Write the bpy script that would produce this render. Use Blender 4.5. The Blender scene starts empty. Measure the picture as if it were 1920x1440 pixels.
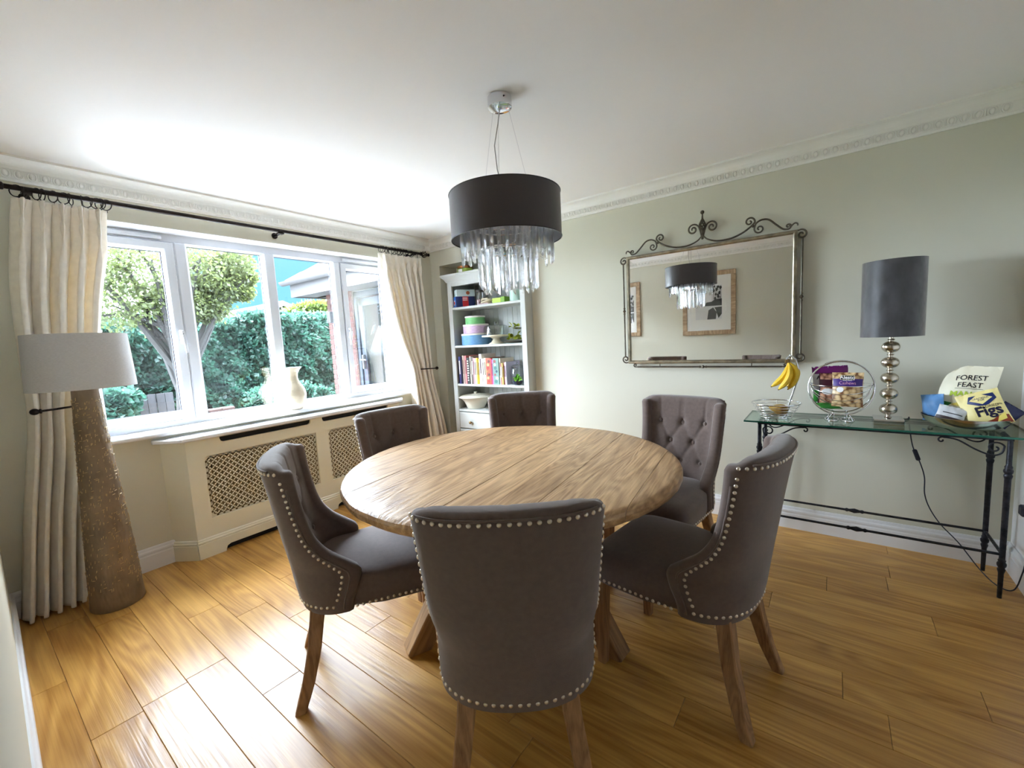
import bpy, bmesh, math, random
from mathutils import Vector, Matrix
R = math.radians
random.seed(7)
sc = bpy.context.scene
col = sc.collection

# ------------------------------------------------------------------ camera
CAM_H = 1.343
cam_d = bpy.data.cameras.new('camera'); cam = bpy.data.objects.new('camera', cam_d); col.objects.link(cam)
cam_d.sensor_width = 36.0; cam_d.lens = 36.0*800.0/1920.0; cam_d.clip_start = 0.005; cam_d.clip_end = 300
def cam_axes(yaw, pitch, roll):
    f = Vector((-math.sin(yaw)*math.cos(pitch), math.cos(yaw)*math.cos(pitch), -math.sin(pitch)))
    r = Vector((math.cos(yaw), math.sin(yaw), 0)); u = r.cross(f)
    return r*math.cos(roll)+u*math.sin(roll), -r*math.sin(roll)+u*math.cos(roll), f
cr, cu, cf = cam_axes(R(36.98), R(6.135), R(-3.04))
cam.matrix_world = Matrix(((cr.x, cu.x, -cf.x, 0), (cr.y, cu.y, -cf.y, 0), (cr.z, cu.z, -cf.z, CAM_H), (0, 0, 0, 1)))
sc.camera = cam

# ------------------------------------------------------------------ sky, sun, exposure
SKY_CLOUD = 21.0
SKY_BLUE = (0.11, 0.28, 0.42)
world = bpy.data.worlds.new('sky'); sc.world = world; world.use_nodes = True
nt = world.node_tree; nt.nodes.clear()
wo = nt.nodes.new('ShaderNodeOutputWorld'); bg = nt.nodes.new('ShaderNodeBackground')
tc = nt.nodes.new('ShaderNodeTexCoord'); mp = nt.nodes.new('ShaderNodeMapping'); mp.inputs['Scale'].default_value = (1, 1, 2.2)
mp.inputs['Location'].default_value = (3.77, 0.30, 1.1)
no = nt.nodes.new('ShaderNodeTexNoise'); no.inputs['Scale'].default_value = 1.7; no.inputs['Detail'].default_value = 4; no.inputs['Roughness'].default_value = 0.55
rp = nt.nodes.new('ShaderNodeValToRGB'); rp.color_ramp.elements[0].position = 0.40; rp.color_ramp.elements[1].position = 0.50
mx = nt.nodes.new('ShaderNodeMix'); mx.data_type = 'RGBA'
mx.inputs['A'].default_value = (*SKY_BLUE, 1); mx.inputs['B'].default_value = (SKY_CLOUD*0.91, SKY_CLOUD, SKY_CLOUD*1.17, 1)
nt.links.new(tc.outputs['Generated'], mp.inputs['Vector']); nt.links.new(mp.outputs['Vector'], no.inputs['Vector'])
nt.links.new(no.outputs['Fac'], rp.inputs['Fac']); nt.links.new(rp.outputs['Color'], mx.inputs['Factor'])
nt.links.new(mx.outputs['Result'], bg.inputs['Color']); bg.inputs['Strength'].default_value = 1.0
nt.links.new(bg.outputs['Background'], wo.inputs['Surface'])

sun_d = bpy.data.lights.new('sun', 'SUN'); sun = bpy.data.objects.new('sun', sun_d); col.objects.link(sun)
sun_d.energy = 7.5; sun_d.angle = R(0.6); sun_d.color = (1.0, 0.97, 0.93)
sun.rotation_euler = Vector((1.0, 1.0, -2.26)).to_track_quat('-Z', 'Y').to_euler()

# light portal in the window opening (sampling aid only, gives no light of its own)
po_d = bpy.data.lights.new('window_portal', 'AREA'); po = bpy.data.objects.new('window_portal', po_d); col.objects.link(po)
po_d.shape = 'RECTANGLE'; po_d.size = 1.28; po_d.size_y = 2.38
po.location = (-3.70, 1.65, 1.51); po.rotation_euler = (0, R(-90), 0)
try: po_d.cycles.is_portal = True
except Exception: pass

vs = sc.view_settings; vs.view_transform = 'Standard'; vs.look = 'None'; vs.exposure = 1.92; vs.gamma = 1.0; vs.use_curve_mapping = False
cy = sc.cycles
cy.max_bounces = 8; cy.diffuse_bounces = 6; cy.glossy_bounces = 4; cy.transmission_bounces = 6; cy.transparent_max_bounces = 16
cy.use_adaptive_sampling = True; cy.adaptive_threshold = 0.05; cy.adaptive_min_samples = 32
cy.caustics_reflective = False; cy.caustics_refractive = False; cy.sample_clamp_indirect = 20.0
cy.use_denoising = True

# ------------------------------------------------------------------ helpers
def srgb(r, g, b):
    def c(v):
        v /= 255.0
        return v/12.92 if v <= 0.04045 else ((v+0.055)/1.055)**2.4
    return (c(r), c(g), c(b))
MATS = {}
def mat(name, base=(0.8, 0.8, 0.8), rough=0.5, metal=0.0, var=0.0, vscale=6.0, vdir=(1, 1, 1), bump=0.0, bscale=80.0, bdir=(1, 1, 1),
        spec=0.5, coat=0.0, sheen=0.0, trans=0.0, ior=1.45, rand=0.0, var2=None, emit=None):
    if name in MATS: return MATS[name]
    m = bpy.data.materials.new(name); m.use_nodes = True; n = m.node_tree; b = n.nodes['Principled BSDF']
    b.inputs['Roughness'].default_value = rough; b.inputs['Metallic'].default_value = metal
    b.inputs['Specular IOR Level'].default_value = spec; b.inputs['Coat Weight'].default_value = coat
    b.inputs['Sheen Weight'].default_value = sheen; b.inputs['Transmission Weight'].default_value = trans; b.inputs['IOR'].default_value = ior
    b.inputs['Base Color'].default_value = (*base, 1)
    if emit: b.inputs['Emission Color'].default_value = (*emit[0], 1); b.inputs['Emission Strength'].default_value = emit[1]
    t = n.nodes.new('ShaderNodeTexCoord')
    if var > 0 or rand > 0:
        g = n.nodes.new('ShaderNodeMapping'); g.inputs['Scale'].default_value = vdir
        q = n.nodes.new('ShaderNodeTexNoise'); q.inputs['Scale'].default_value = vscale; q.inputs['Detail'].default_value = 3
        n.links.new(t.outputs['Object'], g.inputs['Vector']); n.links.new(g.outputs['Vector'], q.inputs['Vector'])
        oi = n.nodes.new('ShaderNodeObjectInfo')
        ma = n.nodes.new('ShaderNodeMath'); ma.operation = 'MULTIPLY_ADD'; ma.inputs[1].default_value = rand; ma.inputs[2].default_value = -rand*0.5
        n.links.new(oi.outputs['Random'], ma.inputs[0])
        ad = n.nodes.new('ShaderNodeMath'); ad.operation = 'ADD'; n.links.new(q.outputs['Fac'], ad.inputs[0]); n.links.new(ma.outputs[0], ad.inputs[1])
        r = n.nodes.new('ShaderNodeValToRGB'); r.color_ramp.elements[0].position = 0.3; r.color_ramp.elements[1].position = 0.7
        c0 = tuple(x*(1-var) for x in base); c1 = tuple(min(1, x*(1+var)) for x in base)
        if var2: c0, c1 = base, var2
        r.color_ramp.elements[0].color = (*c0, 1); r.color_ramp.elements[1].color = (*c1, 1)
        n.links.new(ad.outputs[0], r.inputs['Fac']); n.links.new(r.outputs['Color'], b.inputs['Base Color'])
    if bump > 0:
        g = n.nodes.new('ShaderNodeMapping'); g.inputs['Scale'].default_value = bdir
        q = n.nodes.new('ShaderNodeTexNoise'); q.inputs['Scale'].default_value = bscale; q.inputs['Detail'].default_value = 1
        n.links.new(t.outputs['Object'], g.inputs['Vector']); n.links.new(g.outputs['Vector'], q.inputs['Vector'])
        bp = n.nodes.new('ShaderNodeBump'); bp.inputs['Strength'].default_value = bump; bp.inputs['Distance'].default_value = 0.01
        n.links.new(q.outputs['Fac'], bp.inputs['Height']); n.links.new(bp.outputs['Normal'], b.inputs['Normal'])
    MATS[name] = m; return m
def wood(name, dark, light, rough=0.35, grain=(1.2, 16, 16), bump=0.15, rand=0.35, coat=0.0, knots=0.5, fine=(3, 9), wt=(0.5, 0.33, 0.17), span=(0.28, 0.72), rings=60.0):
    """wood whose grain runs along the local x axis of each piece; every piece draws its own offset"""
    if name in MATS: return MATS[name]
    m = bpy.data.materials.new(name); m.use_nodes = True; n = m.node_tree; b = n.nodes['Principled BSDF']
    t = n.nodes.new('ShaderNodeTexCoord'); oi = n.nodes.new('ShaderNodeObjectInfo')
    off = n.nodes.new('ShaderNodeMath'); off.operation = 'MULTIPLY'; off.inputs[1].default_value = 37.0; n.links.new(oi.outputs['Random'], off.inputs[0])
    va = n.nodes.new('ShaderNodeVectorMath'); va.operation = 'ADD'; n.links.new(t.outputs['Object'], va.inputs[0]); n.links.new(off.outputs[0], va.inputs[1])
    g = n.nodes.new('ShaderNodeMapping'); g.inputs['Scale'].default_value = grain; n.links.new(va.outputs[0], g.inputs['Vector'])
    n1 = n.nodes.new('ShaderNodeTexNoise'); n1.inputs['Scale'].default_value = 1.6; n1.inputs['Detail'].default_value = 3; n1.inputs['Distortion'].default_value = 1.4*knots
    n.links.new(g.outputs['Vector'], n1.inputs['Vector'])
    g2 = n.nodes.new('ShaderNodeMapping'); g2.inputs['Scale'].default_value = (grain[0]*fine[0], grain[1]*fine[1], grain[2]*fine[1]); n.links.new(va.outputs[0], g2.inputs['Vector'])
    n2 = n.nodes.new('ShaderNodeTexNoise'); n2.inputs['Scale'].default_value = 1.5; n2.inputs['Detail'].default_value = 2; n.links.new(g2.outputs['Vector'], n2.inputs['Vector'])
    # annual rings: contour lines of a long stretched noise give arched (cathedral) figure
    n3 = n.nodes.new('ShaderNodeTexNoise'); n3.inputs['Scale'].default_value = 0.75; n3.inputs['Detail'].default_value = 1.2; n3.inputs['Distortion'].default_value = 0.5*knots; n.links.new(g.outputs['Vector'], n3.inputs['Vector'])
    m3 = n.nodes.new('ShaderNodeMath'); m3.operation = 'MULTIPLY'; m3.inputs[1].default_value = rings; n.links.new(n3.outputs['Fac'], m3.inputs[0])
    s3 = n.nodes.new('ShaderNodeMath'); s3.operation = 'SINE'; n.links.new(m3.outputs[0], s3.inputs[0])
    w = n.nodes.new('ShaderNodeMath'); w.operation = 'MULTIPLY_ADD'; w.inputs[1].default_value = 0.5; w.inputs[2].default_value = 0.5; n.links.new(s3.outputs[0], w.inputs[0])
    a1 = n.nodes.new('ShaderNodeMath'); a1.operation = 'MULTIPLY'; a1.inputs[1].default_value = wt[0]; n.links.new(n1.outputs['Fac'], a1.inputs[0])
    a2 = n.nodes.new('ShaderNodeMath'); a2.operation = 'MULTIPLY_ADD'; a2.inputs[1].default_value = wt[1]; n.links.new(n2.outputs['Fac'], a2.inputs[0]); n.links.new(a1.outputs[0], a2.inputs[2])
    a3 = n.nodes.new('ShaderNodeMath'); a3.operation = 'MULTIPLY_ADD'; a3.inputs[1].default_value = wt[2]; n.links.new(w.outputs[0], a3.inputs[0]); n.links.new(a2.outputs[0], a3.inputs[2])
    rr = n.nodes.new('ShaderNodeMath'); rr.operation = 'MULTIPLY_ADD'; rr.inputs[1].default_value = rand; rr.inputs[2].default_value = -rand*0.5; n.links.new(oi.outputs['Random'], rr.inputs[0])
    a4 = n.nodes.new('ShaderNodeMath'); a4.operation = 'ADD'; n.links.new(a3.outputs[0], a4.inputs[0]); n.links.new(rr.outputs[0], a4.inputs[1])
    r = n.nodes.new('ShaderNodeValToRGB'); r.color_ramp.elements[0].position = span[0]; r.color_ramp.elements[1].position = span[1]
    r.color_ramp.elements[0].color = (*dark, 1); r.color_ramp.elements[1].color = (*light, 1)
    n.links.new(a4.outputs[0], r.inputs['Fac']); n.links.new(r.outputs['Color'], b.inputs['Base Color'])
    b.inputs['Roughness'].default_value = rough; b.inputs['Coat Weight'].default_value = coat; b.inputs['Coat Roughness'].default_value = 0.25
    bp = n.nodes.new('ShaderNodeBump'); bp.inputs['Strength'].default_value = bump; bp.inputs['Distance'].default_value = 0.004
    n.links.new(a3.outputs[0], bp.inputs['Height']); n.links.new(bp.outputs['Normal'], b.inputs['Normal'])
    MATS[name] = m; return m
def thin_glass(name, tint=(1, 1, 1), f0=0.06, rough=0.0):
    if name in MATS: return MATS[name]
    m = bpy.data.materials.new(name); m.use_nodes = True; n = m.node_tree; n.nodes.clear()
    o = n.nodes.new('ShaderNodeOutputMaterial'); tr = n.nodes.new('ShaderNodeBsdfTransparent'); gl = n.nodes.new('ShaderNodeBsdfGlossy')
    tr.inputs['Color'].default_value = (*tint, 1); gl.inputs['Roughness'].default_value = rough
    lw = n.nodes.new('ShaderNodeLayerWeight'); lw.inputs['Blend'].default_value = 0.5
    pw = n.nodes.new('ShaderNodeMath'); pw.operation = 'POWER'; pw.inputs[1].default_value = 5.0; n.links.new(lw.outputs['Facing'], pw.inputs[0])
    sch = n.nodes.new('ShaderNodeMath'); sch.operation = 'MULTIPLY_ADD'; sch.inputs[1].default_value = 1-f0; sch.inputs[2].default_value = f0; n.links.new(pw.outputs[0], sch.inputs[0])
    mxs = n.nodes.new('ShaderNodeMixShader'); n.links.new(sch.outputs[0], mxs.inputs[0]); n.links.new(tr.outputs[0], mxs.inputs[1]); n.links.new(gl.outputs[0], mxs.inputs[2])
    n.links.new(mxs.outputs[0], o.inputs['Surface']); MATS[name] = m; return m

class MB:
    """collects shapes into one mesh"""
    def __init__(s): s.v = []; s.f = []
    def add(s, vs_, fs):
        o = len(s.v); s.v += [tuple(p) for p in vs_]; s.f += [tuple(i+o for i in f) for f in fs]; return s
    def box(s, x0, x1, y0, y1, z0, z1):
        return s.add([(x0,y0,z0),(x1,y0,z0),(x1,y1,z0),(x0,y1,z0),(x0,y0,z1),(x1,y0,z1),(x1,y1,z1),(x0,y1,z1)],
                     [(0,3,2,1),(4,5,6,7),(0,1,5,4),(1,2,6,5),(2,3,7,6),(3,0,4,7)])
    def bbox(s, x0, x1, y0, y1, z0, z1, b=0.003):
        """box with bevelled edges"""
        b = min(b, abs(x1-x0)*0.45, abs(y1-y0)*0.45, abs(z1-z0)*0.45)
        def ring(i, z): return [(x0+i,y0+i+(b if i==0 else 0),z)] if False else None
        bm = bmesh.new(); bmesh.ops.create_cube(bm, size=1.0)
        for v in bm.verts: v.co = Vector(((x0+x1)/2+v.co.x*(x1-x0), (y0+y1)/2+v.co.y*(y1-y0), (z0+z1)/2+v.co.z*(z1-z0)))
        bmesh.ops.bevel(bm, geom=bm.edges[:], offset=b, segments=1, affect='EDGES')
        return s.bm(bm)
    def bm(s, bm):
        bm.verts.ensure_lookup_table(); bm.verts.index_update()
        s.add([v.co for v in bm.verts], [[v.index for v in f.verts] for f in bm.faces]); bm.free(); return s
    def tube(s, pts, r, n=8, closed=False, caps=True):
        P = [Vector(p) for p in pts]; N = len(P)
        rr = r if isinstance(r, (list, tuple)) else [r]*N
        def tan(i):
            if closed: return (P[(i+1) % N]-P[i-1]).normalized()
            return (P[min(i+1, N-1)]-P[max(i-1, 0)]).normalized()
        t0 = tan(0); a = Vector((0, 0, 1)) if abs(t0.z) < 0.9 else Vector((1, 0, 0)); u = t0.cross(a).normalized()
        V = []
        for i in range(N):
            t = tan(i); u = (u-t*u.dot(t)); u = u.normalized() if u.length > 1e-6 else t.orthogonal().normalized(); w = t.cross(u)
            for k in range(n):
                an = 2*math.pi*k/n; V.append(P[i]+(u*math.cos(an)+w*math.sin(an))*rr[i])
        Fs = []
        for i in range(N if closed else N-1):
            j = (i+1) % N
            for k in range(n): Fs.append((i*n+k, i*n+(k+1) % n, j*n+(k+1) % n, j*n+k))
        if caps and not closed: Fs += [tuple(range(n-1, -1, -1)), tuple((N-1)*n+k for k in range(n))]
        return s.add(V, Fs)
    def cyl(s, p0, p1, r0, r1=None, n=16): return s.tube([p0, p1], [r0, r0 if r1 is None else r1], n)
    def lathe(s, prof, n=32, c=(0, 0, 0), cap0=True, cap1=True, ax='z'):
        V = []; Fs = []; m = len(prof)
        for r, z in prof:
            for k in range(n):
                a = 2*math.pi*k/n; x, y = r*math.cos(a), r*math.sin(a)
                V.append((c[0]+x, c[1]+y, c[2]+z) if ax == 'z' else ((c[0]+z, c[1]+x, c[2]+y) if ax == 'x' else (c[0]+x, c[1]+z, c[2]+y)))
        fl = ax == 'y'
        for i in range(m-1):
            for k in range(n):
                q = (i*n+k, i*n+(k+1) % n, (i+1)*n+(k+1) % n, (i+1)*n+k); Fs.append(q[::-1] if fl else q)
        if cap0 and prof[0][0] > 1e-6: Fs.append(tuple(range(n)) if fl else tuple(range(n-1, -1, -1)))
        if cap1 and prof[-1][0] > 1e-6: Fs.append(tuple((m-1)*n+k for k in (range(n-1, -1, -1) if fl else range(n))))
        return s.add(V, Fs)
    def ball(s, c, r, sx=1, sy=1, sz=1, n=12, m=8):
        V = [(c[0], c[1], c[2]-r*sz)]; Fs = []
        for i in range(1, m):
            p = math.pi*i/m
            for k in range(n):
                a = 2*math.pi*k/n; V.append((c[0]+r*sx*math.sin(p)*math.cos(a), c[1]+r*sy*math.sin(p)*math.sin(a), c[2]-r*sz*math.cos(p)))
        V.append((c[0], c[1], c[2]+r*sz)); e = len(V)-1
        for k in range(n): Fs.append((0, 1+(k+1) % n, 1+k)); Fs.append((e, 1+(m-2)*n+k, 1+(m-2)*n+(k+1) % n))
        for i in range(m-2):
            for k in range(n): Fs.append((1+i*n+k, 1+i*n+(k+1) % n, 1+(i+1)*n+(k+1) % n, 1+(i+1)*n+k))
        return s.add(V, Fs)
    def prism(s, poly, a0, a1, ax='z'):
        n = len(poly)
        def p(q, a): return (q[0], q[1], a) if ax == 'z' else ((a, q[0], q[1]) if ax == 'x' else (q[0], a, q[1]))
        V = [p(q, a0) for q in poly]+[p(q, a1) for q in poly]
        Fs = [tuple(range(n-1, -1, -1)), tuple(range(n, 2*n))]+[(i, (i+1) % n, n+(i+1) % n, n+i) for i in range(n)]
        return s.add(V, Fs)
    def grid(s, fn, nu, nv, closed_u=False):
        V = [fn(i/(nu if closed_u else nu-1), j/(nv-1)) for j in range(nv) for i in range(nu)]
        Fs = []
        for j in range(nv-1):
            for i in range(nu if closed_u else nu-1): k = (i+1) % nu; Fs.append((j*nu+i, j*nu+k, (j+1)*nu+k, (j+1)*nu+i))
        return s.add(V, Fs)
    def sweep(s, prof, p0, p1, nrm, m0=0.0, m1=0.0):
        """profile (distance from wall, z) swept along p0->p1; nrm = inward; m0/m1 = mitre factor at the ends"""
        a = Vector((p0[0], p0[1], 0)); b = Vector((p1[0], p1[1], 0)); t = (b-a).normalized(); nn = Vector((nrm[0], nrm[1], 0)).normalized(); n = len(prof)
        V = [a+nn*d_+t*d_*m0+Vector((0, 0, z)) for d_, z in prof]+[b+nn*d_-t*d_*m1+Vector((0, 0, z)) for d_, z in prof]
        return s.add(V, [(i, (i+1) % n, n+(i+1) % n, n+i) for i in range(n)]+[tuple(range(n-1, -1, -1)), tuple(range(n, 2*n))])
    def xf(s, M_):
        s.v = [tuple(M_ @ Vector(p)) for p in s.v]; return s
    def mesh(s, name, m, smooth=35):
        me = bpy.data.meshes.new(name); me.from_pydata(s.v, [], s.f); me.update()
        bm = bmesh.new(); bm.from_mesh(me); bmesh.ops.recalc_face_normals(bm, faces=bm.faces); bm.to_mesh(me); bm.free()
        me.materials.append(m)
        if smooth:
            me.polygons.foreach_set('use_smooth', [True]*len(me.polygons)); me.set_sharp_from_angle(angle=R(smooth))
        return me
    def build(s, name, m, parent=None, smooth=35, loc=None, rz=None, kind=None):
        return mobj(name, s.mesh(name, m, smooth), parent, loc, rz, kind)
def mobj(name, me, parent=None, loc=None, rz=None, kind=None):
    o = bpy.data.objects.new(name, me); col.objects.link(o); o.parent = parent
    if loc is not None: o.location = loc
    if rz is not None: o.rotation_euler = rz if isinstance(rz, (tuple, list)) else (0, 0, rz)
    if kind: o['kind'] = kind
    return o
def thing(name, label, cat, loc=(0, 0, 0), rz=0, group=None):
    o = bpy.data.objects.new(name, None); col.objects.link(o); o.location = loc; o.empty_display_size = 0.05
    o.rotation_euler = rz if isinstance(rz, (tuple, list)) else (0, 0, rz)
    return tag(o, label, cat, group)
def tag(o, label, cat, group=None):
    o['label'] = label; o['category'] = cat
    if group: o['group'] = group
    return o
def struct(o, label=None):
    o['kind'] = 'structure'
    if label: o['label'] = label
    return o
def text_mesh(s, size, m, ext=0.0003, bold=0.0, align='CENTER', shear=0.0, res=3):
    cu_ = bpy.data.curves.new('lettering', 'FONT'); cu_.body = s; cu_.size = size; cu_.extrude = ext; cu_.offset = bold; cu_.align_x = align; cu_.align_y = 'CENTER'; cu_.shear = shear; cu_.resolution_u = res
    o = bpy.data.objects.new('lettering', cu_); col.objects.link(o)
    bpy.context.view_layer.update()
    me = bpy.data.meshes.new_from_object(o.evaluated_get(bpy.context.evaluated_depsgraph_get()))
    bpy.data.objects.remove(o); bpy.data.curves.remove(cu_); me.materials.clear(); me.materials.append(m); return me
def bend_text(me, fn):
    for v in me.vertices: v.co = fn(v.co)
    me.update(); return me
def lerp(tab, x):
    if x <= tab[0][0]: return tab[0][1]
    for (a, va), (b, vb) in zip(tab, tab[1:]):
        if x <= b:
            t = (x-a)/(b-a); return va+(vb-va)*t
    return tab[-1][1]
def slerp(tab, x):
    """smooth (Catmull-Rom) interpolation of a table"""
    n = len(tab)
    if x <= tab[0][0]: return tab[0][1]
    if x >= tab[-1][0]: return tab[-1][1]
    for i in range(n-1):
        if x <= tab[i+1][0]:
            x0, y0 = tab[i]; x1, y1 = tab[i+1]; h = x1-x0; t = (x-x0)/h
            m0 = (tab[i+1][1]-tab[i-1][1])/(tab[i+1][0]-tab[i-1][0]) if i > 0 else (y1-y0)/h
            m1 = (tab[i+2][1]-tab[i][1])/(tab[i+2][0]-tab[i][0]) if i+2 < n else (y1-y0)/h
            return (2*t**3-3*t*t+1)*y0+(t**3-2*t*t+t)*h*m0+(-2*t**3+3*t*t)*y1+(t**3-t*t)*h*m1

# ------------------------------------------------------------------ materials of the room
SAGE = srgb(212, 210, 194)
M_wall = mat('sage_paint', SAGE, 0.75)
M_white = mat('white_gloss', srgb(228, 229, 231), 0.35)
M_ceil = mat('ceiling_paint', srgb(243, 242, 240), 0.9)
M_upvc = mat('white_upvc', srgb(205, 208, 214), 0.3)
M_glass = thin_glass('window_glass', (0.94, 0.97, 0.97), 0.07)
M_black = mat('black_rubber', (0.012, 0.014, 0.03), 0.5)
M_floor = wood('oak_floor', srgb(156, 104, 38), srgb(216, 166, 88), 0.34, grain=(0.9, 7, 7), bump=0.45, rand=0.14, coat=0.06, knots=0.8, fine=(2.0, 11), wt=(0.44, 0.40, 0.16), span=(0.26, 0.74), rings=75.0)
M_dark = mat('dark_gap', (0.02, 0.015, 0.01), 0.9)
M_cover = mat('cover_paint', srgb(228, 224, 204), 0.45)

XW, XR, YB, ZC = -3.44, 0.775, 3.24, 2.40       # window wall, right wall, mirror wall, ceiling
def y_near(x): return 0.075-(x-XW)*0.0335        # the wall the camera leans against is slightly out of square
NY0, NY1 = y_near(XW-0.3), y_near(XR+0.3)

# ------------------------------------------------------------------ floor of single boards
base = MB().box(-3.72, XR+0.2, -0.25, YB+0.30, -0.12, -0.014).build('floor', M_dark, smooth=0); struct(base, 'honey oak plank floor')
PITCH, y = 0.1475, 0.163-0.1475*3
row = 0; plank_cache = {}
LEN = [1.38, 1.05, 1.6, 0.85]
rng = random.Random(3)
while y < YB+0.28:
    x = -3.62-rng.uniform(0, 1.2)
    while x < XR+0.1:
        L = rng.choice(LEN); x0 = max(x, -3.60); x1 = min(x+L, XR+0.12)
        if x1-x0 > 0.06:
            key = round(x1-x0, 3)
            if key not in plank_cache:
                plank_cache[key] = MB().bbox(-key/2+0.0006, key/2-0.0006, -PITCH/2+0.0005, PITCH/2-0.0005, -0.014, 0.0, 0.0013).mesh('floorboard', M_floor, 20)
            mobj('floorboard', plank_cache[key], base, ((x0+x1)/2, y+PITCH/2, 0))
        x += L
    y += PITCH; row += 1

# ------------------------------------------------------------------ walls, ceiling
struct(MB().box(-3.75, XR+0.25, -0.4, YB+0.35, ZC, ZC+0.12).build('ceiling', M_ceil, smooth=0), 'plain off white ceiling')
WY0, WY1, WZ0, WZ1 = 0.455, 2.85, 0.845, 2.163     # window opening
w = MB(); XO = -3.73
w.box(XO, XW, -0.3, WY0, 0, ZC); w.box(XO, XW, WY1, YB+0.3, 0, ZC); w.box(XO, XW, WY0, WY1, 0, WZ0); w.box(XO, XW, WY0, WY1, WZ1, ZC)
struct(w.build('wall_left', M_wall, smooth=0), 'sage green window wall')
NX0, NX1, NZ, ND = -3.31, -2.1635, 2.13, 3.49        # alcove of the bookcase
w = MB(); w.box(XW-0.02, NX0, YB, ND+0.08, 0, ZC); w.box(NX1, XR+0.2, YB, ND+0.08, 0, ZC); w.box(NX0, NX1, YB, ND+0.08, NZ, ZC); w.box(NX0, NX1, ND, ND+0.08, 0, NZ)
struct(w.build('wall_back', M_wall, smooth=0), 'sage green wall with the mirror and bookcase alcove')
struct(MB().box(XR, XR+0.12, -0.35, YB+0.05, 0, ZC).build('wall_right', mat('pale_paint', srgb(236, 237, 238), 0.75), smooth=0), 'pale wall at the right edge')
struct(MB().prism([(XW-0.3, NY0), (XR+0.3, NY1), (XR+0.3, NY1-0.12), (XW-0.3, NY0-0.12)], 0, ZC).build('wall_front', M_wall, smooth=0), 'sage green wall behind the camera')

# ------------------------------------------------------------------ cornice with egg-and-dart run
M_corn = mat('cornice_white', srgb(240, 239, 234), 0.6)
CP = [(0, 2.288), (0.010, 2.288), (0.012, 2.300), (0.016, 2.302), (0.020, 2.306), (0.030, 2.340), (0.034, 2.344), (0.036, 2.352)]
CP += [(0.036+0.044*(1-math.cos(a)), 2.352+0.033*math.sin(a)) for a in [R(k*15) for k in range(1, 7)]]
CP += [(0.082, 2.386), (0.094, 2.388), (0.095, 2.40), (0, 2.40)]
def egg_unit():
    b = MB()
    # local: x along the run, y outward, z up the ovolo; tilted afterwards
    b.ball((0, 0.000, 0.0), 0.0105, 1.0, 0.75, 1.5, 8, 6)
    for s_ in (-1, 1):
        b.tube([(s_*0.0165*math.cos(a), 0.0035, -0.021*math.sin(a)) for a in [R(k) for k in (-58, -25, 10, 45, 78)]], [0.0018, 0.003, 0.0032, 0.003, 0.0022], 5)
    b.tube([(0.0235, 0.001, 0.018), (0.0235, 0.003, 0.0), (0.0235, 0.004, -0.019)], [0.0016, 0.0026, 0.0012], 4)
    return b
egg_me = egg_unit().xf(Matrix.Rotation(R(-16), 4, 'X')).mesh('egg_and_dart', M_corn, 50)
def cornice(name, p0, p1, nrm, label, eggs=True, m=(1, 1)):
    o = struct(MB().sweep(CP, p0, p1, nrm, *m).build(name, M_corn, smooth=0), label)
    a = Vector((*p0, 0)); b = Vector((*p1, 0)); t = (b-a).normalized(); n_ = Vector((*nrm, 0)); L = (b-a).length
    k = int((L-0.08)/0.047); ang = math.atan2(t.y, t.x)
    if n_.cross(t).z > 0: pass
    rz = math.atan2(n_.y, n_.x)-math.pi/2
    if eggs:
        for i in range(k):
            q = a+t*(0.05+i*0.047)+n_*0.0255; mobj('egg_and_dart', egg_me, o, (q.x, q.y, 2.323), rz)
    else:
        j = MB()
        for i in range(k):
            q = a+t*(0.05+i*0.047)+n_*0.0255; e = egg_unit().xf(Matrix.Translation((q.x, q.y, 2.323)) @ Matrix.Rotation(rz, 4, 'Z') @ Matrix.Rotation(R(-16), 4, 'X')); j.add(e.v, e.f)
        j.build('egg_and_dart', M_corn, o, 50, kind='stuff')
    return o
cornice('trim_1', (XW, y_near(XW)), (XW, YB), (1, 0), 'white egg and dart cornice above the window')
cornice('trim_2', (XW, YB), (XR, YB), (0, -1), 'white egg and dart cornice above the mirror wall')
cornice('trim_3', (XR, YB), (XR, y_near(XR)), (-1, 0), 'white cornice along the right wall', eggs=False)
tn = Vector((XR-XW, y_near(XR)-y_near(XW), 0)).normalized(); nn = Vector((-tn.y, tn.x, 0))
cornice('trim_4', (XW, y_near(XW)), (XR, y_near(XR)), (nn.x, nn.y), 'white cornice on the wall facing the mirror', eggs=False)

# ------------------------------------------------------------------ skirting boards
SK = [(0, 0), (0.018, 0), (0.018, 0.095), (0.0155, 0.100), (0.0155, 0.108), (0.018, 0.112), (0.017, 0.122), (0.011, 0.130), (0.010, 0.138), (0.006, 0.145), (0, 0.145)]
struct(MB().sweep(SK, (XW, y_near(XW)), (XW, 0.80), (1, 0), 1, 0).sweep(SK, (XW, 2.66), (XW, YB), (1, 0), 0, 1).build('baseboard_left', M_white, smooth=25))
struct(MB().sweep(SK, (NX1, YB), (XR, YB), (0, -1), 0, 1).sweep(SK, (XW, YB), (NX0, YB), (0, -1), 1, 0).build('baseboard_back', M_white, smooth=25))
struct(MB().sweep(SK, (XR, YB), (XR, y_near(XR)), (-1, 0), 1, 1).build('baseboard_right', M_white, smooth=25))
struct(MB().sweep(SK, (XW, y_near(XW)), (XR, y_near(XR)), (nn.x, nn.y), 1, 1).build('baseboard_front', M_white, smooth=25))

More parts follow.
